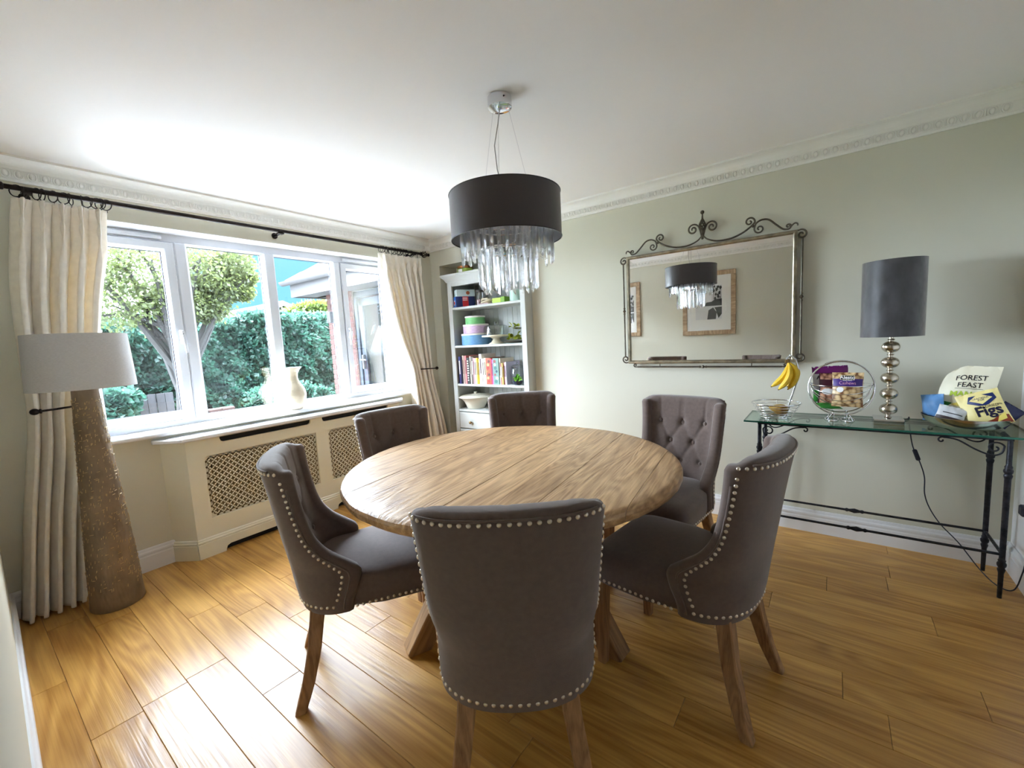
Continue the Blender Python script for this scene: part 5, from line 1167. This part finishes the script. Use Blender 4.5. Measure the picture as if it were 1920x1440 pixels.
p.poly([(0.20, 0.72), (0.44, 0.60), (0.56, 0.585), (0.68, 0.60), (0.90, 0.74), (0.86, 0.90), (0.30, 0.90)], M_navy, t, 'navy_panel'); p.poly([(0.54, 0.94), (0.82, 0.78), (0.54, 0.63), (0.27, 0.78)], M_yel_pk, t, 'diamond', 0.0018)
p.text('GRACIOUS', 0.54, 0.80, 0.012, M_navy, t, off=0.0026); p.text('fruit', 0.54, 0.755, 0.014, M_navy, t, off=0.0026, shear=0.3)
p.text('SUN-DRIED', 0.60, 0.545, 0.017, M_inkb, t, off=0.0016, sx=0.95); p.text('Figs', 0.60, 0.42, 0.062, mat('print_ink_navy', srgb(24, 22, 52), 0.4), t, 0.0018, off=0.0016); p.text('250g', 0.89, 0.56, 0.010, M_inkb, t, off=0.0016)
p.poly([(0.25, 0.02), (0.98, 0.02), (0.97, 0.24), (0.80, 0.27), (0.62, 0.18), (0.42, 0.14)], mat('fig_red', srgb(130, 50, 24), 0.45, var=0.3, vscale=30), t, 'fig_picture'); p.poly([(0.66, 0.08), (0.90, 0.14), (0.92, 0.30), (0.76, 0.24)], M_lemon, t, 'fig_picture', 0.0018)
t = thing('dried_fruit_packet', 'crumpled blue packet at the left of the steel bowl', 'packet', (BWX-0.108, BWY+0.010, GZ+0.030), (R(-6), R(-10), R(-40)))
Pouch(0.10, 0.130, 0.045, 7).body(mat('blue_packet', srgb(92, 140, 190), 0.5, var=0.2, vscale=16, bump=0.4, bscale=25), t)
t = thing('dried_fruit_packet', 'silver and dark packet folded in front of the cream packet', 'packet', (BWX-0.070, BWY-0.052, GZ+0.028), (R(-20), R(14), R(-14)))
p = Pouch(0.105, 0.085, 0.028, 8); p.body(mat('silver_packet', srgb(206, 208, 210), 0.3, var=0.08, vscale=20, bump=0.3, bscale=25), t); p.panel(0.02, 0.98, 0.03, 0.36, mat('print_dark_brown', srgb(58, 46, 48), 0.4), t, 'dark_panel'); p.panel(0.2, 0.9, 0.55, 0.60, M_inkb, t, 'print_line', 0.001)
t = thing('dried_fruit_packet', 'navy packet with a pointed corner at the right rim of the steel bowl', 'packet', (BWX+0.100, BWY+0.0, GZ+0.030), (R(-10), R(38), R(-8)))
Pouch(0.085, 0.105, 0.022, 9).body(mat('navy_packet', srgb(40, 42, 82), 0.4), t)

# ------------------------------------------------------------------ floor lamp
flx, fly = -3.150, 0.440
fl = thing('floor_lamp', 'floor lamp with tapered stitched brown base and grey linen shade by the left curtain', 'lamp', (flx, fly, 0))
M_bark = mat('stitched_bronze', srgb(128, 110, 88), 0.5, 0.25, var=0.2, vscale=10, bump=0.5, bscale=40, bdir=(1, 1, 0.4))
b = MB(); N = 48; prf = [(0.0, 0.0), (0.112, 0.0), (0.116, 0.006), (0.113, 0.05), (0.108, 0.2), (0.094, 0.45), (0.080, 0.70), (0.066, 0.95), (0.054, 1.16), (0.050, 1.24), (0.045, 1.25), (0, 1.25)]
b.lathe(prf, N).build('base', M_bark, fl, 45)
M_flk = mat('raised_stitch', srgb(196, 170, 124), 0.45, 0.3)
st = MB(); rg = random.Random(5)
for k in range(1100):
    z = rg.uniform(0.10, 1.14); a = rg.uniform(0, 2*math.pi); r_ = lerp(prf[2:10] and [(q[1], q[0]) for q in prf[2:10]], z)+0.0008; L = rg.uniform(0.006, 0.016)
    if rg.random() < 0.7: st.tube([(r_*math.cos(a), r_*math.sin(a), z), (r_*math.cos(a+0.02), r_*math.sin(a+0.02), z+L)], 0.0014, 4)
    else: st.tube([(r_*math.cos(a), r_*math.sin(a), z), (r_*math.cos(a+L/r_), r_*math.sin(a+L/r_), z+0.002)], 0.0014, 4)
st.build('stitching', M_flk, fl, 50, kind='stuff')
M_gl = mat('grey_linen', srgb(196, 196, 196), 0.85, var=0.08, vscale=90, vdir=(1, 1, 6), bump=0.2, bscale=300, bdir=(1, 1, 5))
MB().lathe([(0.213, 1.200), (0.200, 1.480)], 64, cap0=False, cap1=False).build('shade', M_gl, fl)
MB().lathe([(0.2115, 1.2005), (0.1985, 1.4795)], 64, cap0=False, cap1=False).build('shade_lining', mat('shade_white'), fl)
b = MB(); b.cyl((0, 0, 1.25), (0, 0, 1.30), 0.018, None, 14)
for k in range(3): a = R(120*k); b.tube([(0, 0, 1.27), (0.208*math.cos(a), 0.208*math.sin(a), 1.29)], 0.002, 5)
b.build('lampholder', M_white, fl)

# ------------------------------------------------------------------ vase on the window board
vs_ = simple('vase', 'cream ribbed ceramic vase with flared rim on the window board', 'vase',
             MB().lathe([(0.055, 0), (0.062, 0.004), (0.066, 0.012), (0.080, 0.04), (0.094, 0.085), (0.098, 0.120), (0.092, 0.155), (0.074, 0.190), (0.053, 0.220), (0.046, 0.250), (0.049, 0.285), (0.060, 0.312), (0.077, 0.330), (0.078, 0.336), (0.072, 0.334), (0.054, 0.310), (0.042, 0.285), (0.040, 0.25), (0.05, 0.2), (0.08, 0.13), (0.05, 0.02), (0, 0.015)], 48),
             mat('cream_glaze', srgb(232, 224, 202), 0.4, var=0.05, vscale=20, bump=0.35, bscale=60, bdir=(1, 1, 3)), (-3.462, 1.668, 0.866), 0, 60)

# ------------------------------------------------------------------ framed prints on the wall facing the mirror
M_frm = wood('striped_frame', srgb(150, 122, 92), srgb(206, 180, 146), 0.5, grain=(9, 2, 2), bump=0.2, rand=0.1)
M_mount = mat('picture_mount', srgb(244, 242, 236), 0.8); M_pg = thin_glass('picture_glass', (1, 1, 1), 0.04)
M_pk = [mat('print_grey_%d' % k, srgb(*(v,)*3), 0.6) for k, v in enumerate((225, 200, 120, 62, 40))]
def picture(xc, zc, w_, h_, label):
    th = math.atan2(y_near(1)-y_near(0), 1.0)
    t = thing('framed_print', label, 'picture', (xc, y_near(xc)+0.004, zc), (0, 0, th+math.pi))
    fw = 0.058
    for x0, x1, z0, z1, v in ((-w_/2, w_/2, h_/2-fw, h_/2, 0), (-w_/2, w_/2, -h_/2, -h_/2+fw, 0), (-w_/2, -w_/2+fw, -h_/2+fw, h_/2-fw, 1), (w_/2-fw, w_/2, -h_/2+fw, h_/2-fw, 1)):
        if not v: o = MB().bbox(x0, x1, -0.028, 0, z0, z1, 0.004).build('frame_rail', M_frm, t, 30)
        else:
            o = MB().bbox(z0, z1, -0.028, 0, -(x1-x0)/2, (x1-x0)/2, 0.004).build('frame_rail', M_frm, t, 30); o.location = ((x0+x1)/2, 0, 0); o.rotation_euler = (0, R(-90), 0)
    iw, ih = w_/2-fw, h_/2-fw
    MB().box(-iw, iw, -0.010, -0.006, -ih, ih).build('mount', M_mount, t, 0)
    a, c = iw*0.60, ih*0.62
    def pg(pts, k, y_): MB().add([(-p[0]*a, y_, p[1]*c+0.01) for p in pts], [tuple(range(len(pts)))]).build('print', M_pk[k], t, 0)
    pg([(-1, -1), (1, -1), (1, 1), (-1, 1)], 0, -0.0105)
    pg([(-0.1, -1), (0.55, -1), (0.62, -0.6), (0.35, -0.3), (0.0, -0.45)], 3, -0.0110); pg([(0.75, -0.95), (1, -0.7), (1, -0.28), (0.45, -0.30), (0.55, -0.45)], 4, -0.0110)
    pg([(-0.35, -0.2), (1, -0.2), (1, 0.2), (0.5, 0.18), (0.25, 0.05), (-0.15, 0.02)], 3, -0.0112); pg([(-1, -0.12), (-0.5, -0.05), (-0.45, 0.05), (-1, -0.02)], 3, -0.0110)
    rg = random.Random(3)
    for k in range(9):
        x = 0.28+k*0.085; pg([(x-0.012, -0.22), (x+0.014, -0.22), (x+0.012+rg.uniform(-.03, .03), 0.9), (x-0.006, 0.9)], 4, -0.0114); 
    for k in range(16):
        x, z = rg.uniform(0.3, 0.95), rg.uniform(0.2, 0.95); q = rg.uniform(0.05, 0.11); pg([(x+q*math.cos(i)*0.9, min(0.99, z+q*math.sin(i))) for i in range(6)], 4, -0.0116-0.00002*k)
    MB().box(-iw, iw, -0.0150, -0.0135, -ih, ih).build('glazing', M_pg, t, 0)
picture(-1.365, 1.672, 0.67, 0.85, 'framed monochrome print of a lakeside road, seen in the mirror behind the chandelier')
picture(-2.640, 1.672, 0.67, 0.80, 'framed print whose edge shows at the far left of the mirror')

# socket on the right wall
t = thing('wall_socket', 'white wall socket with lamp plug at the right edge', 'socket', (XR, 3.02, 0.40))
MB().bbox(-0.010, 0.0, -0.073, 0.073, -0.043, 0.043, 0.003).build('plate', M_white, t, 30); MB().bbox(-0.040, -0.010, -0.055, -0.010, -0.025, 0.025, 0.006).build('plug', M_black, t, 30)

# ------------------------------------------------------------------ the garden outside
GZ_OUT = -0.25
M_lawn = mat('lawn', (0.05, 0.075, 0.03), 0.9, var=0.25, vscale=3, bump=0.3, bscale=60); M_pave = mat('patio_bounce_stone', (0.42, 0.42, 0.43), 0.8, var=0.10, vscale=5)
struct(MB().box(-40, -8.0, -25, 30, GZ_OUT-0.2, GZ_OUT-0.02).build('ground_lawn', M_lawn, smooth=0), 'lawn at the end of the garden')
struct(MB().box(-8.0, -3.73, -25, 30, GZ_OUT-0.2, GZ_OUT-0.02).build('ground_patio', M_pave, smooth=0), 'unseen patio outside the window, added pale to bounce light indoors')  # unseen paving, kept pale so sunlight bounces up into the room
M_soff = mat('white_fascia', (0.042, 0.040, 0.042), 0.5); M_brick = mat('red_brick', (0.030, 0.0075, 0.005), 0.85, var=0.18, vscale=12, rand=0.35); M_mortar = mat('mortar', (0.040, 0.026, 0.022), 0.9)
M_tile = mat('roof_tile', (0.012, 0.0085, 0.0075), 0.85, rand=0.3, var=0.12)
# own eaves above the window
ea = MB(); ea.box(-4.02, -3.73, -0.6, 3.3, 2.50, 2.52); ea.box(-4.04, -4.02, -0.6, 3.3, 2.48, 2.70); ea.build('trim_5', M_soff, smooth=0); struct(bpy.data.objects['trim_5'], 'white eaves over the window')
# brick extension with glazed door
EY = 3.55; EX0 = -6.05; EZ = 2.12
ext = thing('brick_extension', 'red brick extension with white eaves and a grey glazed door outside the window', 'building', (EX0, EY, GZ_OUT))
def eb(x0, x1, y0, y1, z0, z1): return MB().box(x0-EX0, x1-EX0, y0-EY, y1-EY, z0-GZ_OUT, z1-GZ_OUT)
PX1 = EX0+0.66
eb(EX0+0.008, PX1-0.008, EY+0.008, EY+0.30, GZ_OUT, EZ).build('mortar_core', M_mortar, ext, 0)
eb(PX1+1.15, -3.73, EY+0.008, EY+0.3, GZ_OUT, EZ).build('wall', M_brick, ext, 0); eb(EX0+0.008, EX0+0.3, EY+0.3, EY+4.5, GZ_OUT, EZ).build('gable_wall', M_brick, ext, 0)
bme = MB().bbox(0, 0.205, 0, 0.10, 0, 0.064, 0.003).mesh('brick', M_brick, 20); bhalf = MB().bbox(0, 0.098, 0, 0.10, 0, 0.064, 0.003).mesh('brick', M_brick, 20)
z = GZ_OUT; r_i = 0
while z < EZ-0.06:
    seq = [(0, bme), (0.217, bme), (0.434, bme)] if r_i % 2 == 0 else [(0, bhalf), (0.110, bme), (0.327, bme), (0.544, bhalf)]
    for dx, me in seq: mobj('brick', me, ext, (dx, 0, z-GZ_OUT))
    z += 0.0745; r_i += 1
M_alu = mat('grey_aluminium', (0.008, 0.011, 0.017), 0.5, 0.0); M_dglass = thin_glass('door_glass', (0.55, 0.66, 0.70), 0.006)
dr = eb(PX1, PX1+0.06, EY+0.02, EY+0.12, GZ_OUT, EZ-0.02); DX0, DX1 = PX1, PX1+1.15
dr.box(DX1-0.06-EX0, DX1-EX0, 0.02, 0.12, 0, EZ-0.02-GZ_OUT); dr.box(DX0-EX0, DX1-EX0, 0.02, 0.12, EZ-0.10-GZ_OUT, EZ-0.02-GZ_OUT); dr.build('door_frame', M_alu, ext, 0)
lf = eb(DX0+0.07, DX0+0.16, EY+0.04, EY+0.10, GZ_OUT+0.02, EZ-0.12); lf.box(DX1-0.30-EX0, DX1-0.21-EX0, 0.04, 0.10, 0.02, EZ-0.12-GZ_OUT); lf.box(DX0+0.07-EX0, DX1-0.21-EX0, 0.04, 0.10, EZ-0.22-GZ_OUT, EZ-0.12-GZ_OUT); lf.box(DX0+0.07-EX0, DX1-0.21-EX0, 0.04, 0.10, 0.02, 0.14)
lf.box(DX1-0.19-EX0, DX1-0.07-EX0, 0.04, 0.10, 0.02, EZ-0.12-GZ_OUT); ld = lf.build('door_leaf', M_alu, ext, 0)
eb(DX0+0.16, DX1-0.30, EY+0.06, EY+0.08, GZ_OUT+0.14, EZ-0.22).build('door_pane', M_dglass, ld, 0)
MB().bbox(DX0+0.10-EX0, DX0+0.13-EX0, 0.0, 0.04, 1.02-GZ_OUT, 1.22-GZ_OUT, 0.005).cyl((DX0+0.115-EX0, -0.03, 1.15-GZ_OUT), (DX0+0.24-EX0, -0.03, 1.15-GZ_OUT), 0.010).build('door_handle', M_soff, ld)
eb(DX0-0.2, DX1+0.3, EY+0.55, EY+0.6, GZ_OUT, EZ).build('dim_room_sheet', mat('dim_room_reflections', (0.010, 0.016, 0.022), 0.9, var2=(0.03, 0.045, 0.03), var=0.2, vscale=2.5, vdir=(2, 1, 1)), ext, 0)  # dark sheet for the dim room; green mottling paints reflected greenery
# eaves, gutter, tiled roof slope
OH = 0.34
eb(EX0-0.30, -3.73, EY-OH, EY+0.1, EZ, EZ+0.02).build('soffit', M_soff, ext, 0); eb(EX0-0.32, -3.73, EY-OH-0.02, EY-OH, EZ-0.02, EZ+0.20).build('fascia', M_soff, ext, 0); eb(EX0-0.32, EX0-0.30, EY-OH, EY+4.5, EZ-0.02, EZ+0.20).build('fascia', M_soff, ext, 0); eb(EX0-0.30, EX0+0.1, EY, EY+4.5, EZ, EZ+0.02).build('soffit', M_soff, ext, 0)
gu = MB(); prof = [(0.06*math.cos(R(a)), 0.055*math.sin(R(a))) for a in range(180, 361, 20)]+[(0.052*math.cos(R(a)), 0.046*math.sin(R(a))) for a in range(360, 179, -20)]
gu.add([(x, -OH-0.085+q[0], EZ+0.20-GZ_OUT+q[1]) for x in (-0.40, -3.73-EX0) for q in prof], [(i, (i+1) % len(prof), len(prof)+(i+1) % len(prof), len(prof)+i) for i in range(len(prof))]); gu.build('gutter', M_soff, ext, 40)
tile_me = MB().bbox(0, 0.27, 0, 0.30, 0, 0.014, 0.004).mesh('roof_tile', M_tile, 20)
sl = R(32)
for rw in range(9):
    yy = -OH-0.07+rw*0.235*math.cos(sl); zz = EZ+0.20-GZ_OUT+0.015+rw*0.235*math.sin(sl)
    k0 = int(rw*0.75)
    for k in range(k0, 8):
        o = mobj('roof_tile', tile_me, ext, (-0.36+k*0.275+(0.137 if rw % 2 else 0), yy, zz), (sl*0.94, 0, 0))
hp = MB(); hp.add([(-0.36, -OH-0.05, EZ+0.19-GZ_OUT), (2.25, -OH-0.05, EZ+0.19-GZ_OUT), (2.25, 2.3, EZ+0.19-GZ_OUT+2.3*math.tan(sl)), (2.0, 2.3, EZ+0.19-GZ_OUT+2.3*math.tan(sl)), (-0.36, 4.9, EZ+0.19-GZ_OUT)], [(0, 1, 2, 3), (0, 3, 4)]); hp.build('roof_deck', M_tile, ext, 0)
wl = MB().cyl((0.20, -0.075, 1.70-GZ_OUT), (0.20, -0.075, 1.86-GZ_OUT), 0.052, None, 20).bbox(0.16, 0.24, -0.035, 0.0, 1.72-GZ_OUT, 1.84-GZ_OUT, 0.004); tag(wl.build('wall_light', mat('grey_lamp', (0.004, 0.0045, 0.006), 0.5, 0.0), None, 40, (EX0, EY, GZ_OUT)), 'dark cylinder wall light on the brick pier outside', 'wall light')

# low brick stub wall by the patio
bs = thing('brick_planter', 'low pinkish brick planter just outside the window', 'planter', (-4.55, 1.50, GZ_OUT))
M_pbrick = mat('pink_brick', (0.030, 0.014, 0.012), 0.9, var=0.15, vscale=25, rand=0.3)
MB().box(-0.05, 0.05, -0.20, 0.115, 0, 1.09).build('mortar_core', M_mortar, bs, 0)
bp = MB().bbox(-0.06, 0.06, 0, 0.10, 0, 0.064, 0.004).mesh('brick', M_pbrick, 20)
for rw in range(15):
    for k in range(3): mobj('brick', bp, bs, (0, -0.205+k*0.109, -0.018+rw*0.0745))

# hedge, tree, bushes : leaves as real little blades
def leaf_cloud(name, m, parent, n, fn, l=0.10, w_=0.035, seed=1):
    rg = random.Random(seed); V = []; Fs = []
    for i in range(n):
        p, nrm = fn(rg)
        d_ = Vector((rg.gauss(0, 1), rg.gauss(0, 1), rg.gauss(0, 1)))+nrm*0.9; d_.normalize(); s_ = d_.cross(Vector((rg.gauss(0, 1), rg.gauss(0, 1), rg.gauss(0, 1)))).normalized(); q = rg.uniform(0.6, 1.25)
        o = len(V); c = p+d_*l*q*0.5; up = d_.cross(s_)*w_*0.25
        V += [tuple(p), tuple(c+s_*w_*q+up), tuple(p+d_*l*q), tuple(c-s_*w_*q+up)]; Fs += [(o, o+1, o+2), (o, o+2, o+3)]
    b = MB(); b.v = V; b.f = Fs
    me = bpy.data.meshes.new(name); me.from_pydata(V, [], Fs); me.materials.append(m); me.update()
    return mobj(name, me, parent, kind='stuff')
def leaf_mat(name, c0, c1, scale=2.0, tr=0.45):
    m = mat(name, c0, 0.45, var=0.2, var2=c1, vscale=scale); translucent(m, tr, tuple(min(1, x*1.5) for x in c1)); return m
M_hl = leaf_mat('laurel_leaf', (0.005, 0.021, 0.019), (0.024, 0.070, 0.046), 3.5); M_tl = leaf_mat('tree_leaf', (0.014, 0.024, 0.010), (0.060, 0.075, 0.022), 1.2, 0.55); M_bl = leaf_mat('bush_leaf', (0.018, 0.040, 0.008), (0.075, 0.105, 0.014), 2.0)
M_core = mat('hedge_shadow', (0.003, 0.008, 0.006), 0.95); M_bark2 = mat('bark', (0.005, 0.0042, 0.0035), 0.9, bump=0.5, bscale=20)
def hedge(name, label, cat, p0, p1, h0, h1, dep, n, m, seed, l=0.11):
    a, b = Vector((*p0, 0)), Vector((*p1, 0)); t_ = (b-a).normalized(); nn_ = Vector((t_.y, -t_.x, 0)); L = (b-a).length
    if nn_.dot(Vector((0, 0, 0))-a) < 0: nn_ = -nn_
    o = thing(name, label, cat, (a.x, a.y, GZ_OUT))
    def hh(s_): return h0+(h1-h0)*s_/L+0.10*math.sin(s_*1.7+seed)+0.06*math.sin(s_*4.1)
    def off(s_, z): return 0.14*math.sin(s_*2.3+z*1.9+seed)+0.10*math.sin(s_*5.7-z*3.1)+0.05*math.sin(s_*11+z*9)
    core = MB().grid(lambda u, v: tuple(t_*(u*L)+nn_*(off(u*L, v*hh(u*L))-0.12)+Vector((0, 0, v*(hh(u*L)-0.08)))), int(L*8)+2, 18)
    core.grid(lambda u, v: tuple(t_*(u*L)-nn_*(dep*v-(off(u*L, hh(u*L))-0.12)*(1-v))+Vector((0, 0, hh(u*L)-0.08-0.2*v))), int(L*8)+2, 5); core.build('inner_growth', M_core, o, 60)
    def fn(rg):
        s_ = rg.uniform(0, L)
        if rg.random() < 0.8: z = rg.uniform(0, 1)**0.9*hh(s_); return t_*s_+nn_*(off(s_, z)+rg.uniform(-0.16, 0.06))+Vector((0, 0, z)), nn_
        q = rg.random(); return t_*s_-nn_*(dep*q)+nn_*off(s_, hh(s_))*(1-q)+Vector((0, 0, hh(s_)-0.05+rg.uniform(-0.1, 0.12)-0.15*q)), Vector((0, 0, 1))
    leaf_cloud('foliage', m, o, n, fn, l, l*0.34, seed); return o
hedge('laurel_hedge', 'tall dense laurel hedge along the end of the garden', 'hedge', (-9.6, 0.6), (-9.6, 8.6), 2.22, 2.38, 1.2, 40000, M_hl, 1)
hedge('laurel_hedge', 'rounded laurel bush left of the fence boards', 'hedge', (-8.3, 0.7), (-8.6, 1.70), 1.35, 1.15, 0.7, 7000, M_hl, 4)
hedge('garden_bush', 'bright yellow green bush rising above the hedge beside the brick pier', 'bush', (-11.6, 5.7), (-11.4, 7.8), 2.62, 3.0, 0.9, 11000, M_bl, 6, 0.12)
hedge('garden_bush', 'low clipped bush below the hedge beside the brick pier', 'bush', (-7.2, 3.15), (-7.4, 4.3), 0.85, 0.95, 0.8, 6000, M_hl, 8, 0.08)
# fence panel with single slats
fe = thing('garden_fence', 'weathered vertical board fence showing between the hedges', 'fence', (-9.05, 1.80, GZ_OUT))
M_fw = wood('grey_fence_wood', (0.010, 0.0095, 0.011), (0.026, 0.025, 0.028), 0.85, grain=(2, 18, 18), bump=0.3, rand=0.4)
sl_me = MB().bbox(0, 0.98, -0.055, 0.055, -0.010, 0.010, 0.003).mesh('fence_board', M_fw, 20)
for k in range(5):
    o = mobj('fence_board', sl_me, fe, (0.012 if k % 2 else 0, k*0.118, 0)); o.rotation_euler = (0, R(-90), 0)
MB().bbox(-0.07, -0.02, -0.06, 0.54, 0.2, 0.28, 0.004).bbox(-0.07, -0.02, -0.06, 0.54, 0.75, 0.83, 0.004).build('fence_rail', M_fw, fe, 20)
# tree
def tree(label, loc, h, crowns, n, seed, l=0.13):
    o = thing('garden_tree', label, 'tree', loc); rg = random.Random(seed); tk = MB()
    tk.tube([(0, 0, 0), (0.05, 0.03, h*0.25), (0.0, 0.1, h*0.5), (0.08, 0.05, h*0.8)], [0.09, 0.075, 0.06, 0.03], 10); tk.build('trunk', M_bark2, o, 60)
    br = MB()
    for c, r_ in crowns:
        for k in range(3):
            e = Vector(c)+Vector((rg.uniform(-1, 1), rg.uniform(-1, 1), rg.uniform(-0.6, 0.8)))*r_*0.8; s_ = Vector((0, 0.06, h*rg.uniform(0.3, 0.7))); m_ = s_.lerp(e, 0.5)+Vector((0, 0, 0.15)); br.tube([s_, m_, e], [0.045, 0.03, 0.010], 6)
    br.build('branches', M_bark2, o, 60)
    def fn(g_):
        c, r_ = g_.choice(crowns); d_ = Vector((g_.gauss(0, 1), g_.gauss(0, 1), g_.gauss(0, 1))).normalized(); q = g_.uniform(0.25, 1.05)**0.6*(1.0 if g_.random() < 0.8 else g_.uniform(1.0, 1.35))
        return Vector(c)+Vector((d_.x*r_, d_.y*r_, d_.z*r_*0.75))*q, Vector((d_.x, d_.y, d_.z-0.3))
    leaf_cloud('foliage', M_tl, o, n, fn, l, l*0.30, seed); return o
tree('leafy garden tree with pale green crown at the left of the window', (-7.6, 2.0, GZ_OUT), 3.1, [((0.0, -0.55, 2.35), 0.50), ((0.1, -0.15, 2.75), 0.52), ((0.0, 0.20, 2.35), 0.42), ((0.1, 0.42, 2.85), 0.46), ((0.0, 0.72, 2.62), 0.34), ((0.1, 0.86, 2.98), 0.34), ((0.0, -0.65, 2.95), 0.50), ((0.0, 1.02, 2.55), 0.16), ((0.0, 0.52, 2.30), 0.28), ((0.0, 1.1, 2.78), 0.16)], 21000, 3, 0.060)
tree('small leafy tree showing just left of the brick pier', (-13.2, 8.3, GZ_OUT), 3.7, [((0, 0, 3.4), 0.6), ((0.2, 0.4, 3.7), 0.5)], 3500, 9, 0.12)
# neighbour's house
nh = thing('neighbour_house', 'gabled house with brown tiled roof beyond the hedge', 'building', (-20.0, 9.45, GZ_OUT))
M_nw = mat('ochre_render', (0.022, 0.017, 0.008), 0.9); 
g_ = 3.80; ev = 2.55; hw = 3.2
MB().prism([(-hw+0.3, 0), (hw-0.3, 0), (hw-0.3, ev), (0, g_-0.25), (-hw+0.3, ev)], -6.0, 0.0, 'x').build('wall', M_nw, nh, 0)
rf = MB()
for sg in (-1, 1): rf.prism([(0, g_), (sg*hw, ev-0.12), (sg*hw, ev-0.22), (0, g_-0.12)], -6.2, 0.35, 'x')
rf.build('roof', M_tile, nh, 0)
for sg in (-1, 1): MB().prism([(0, g_-0.02), (sg*(hw+0.05), ev-0.16), (sg*(hw+0.05), ev-0.36), (0, g_-0.24)], 0.34, 0.40, 'x').build('barge_board', M_soff, nh, 0)
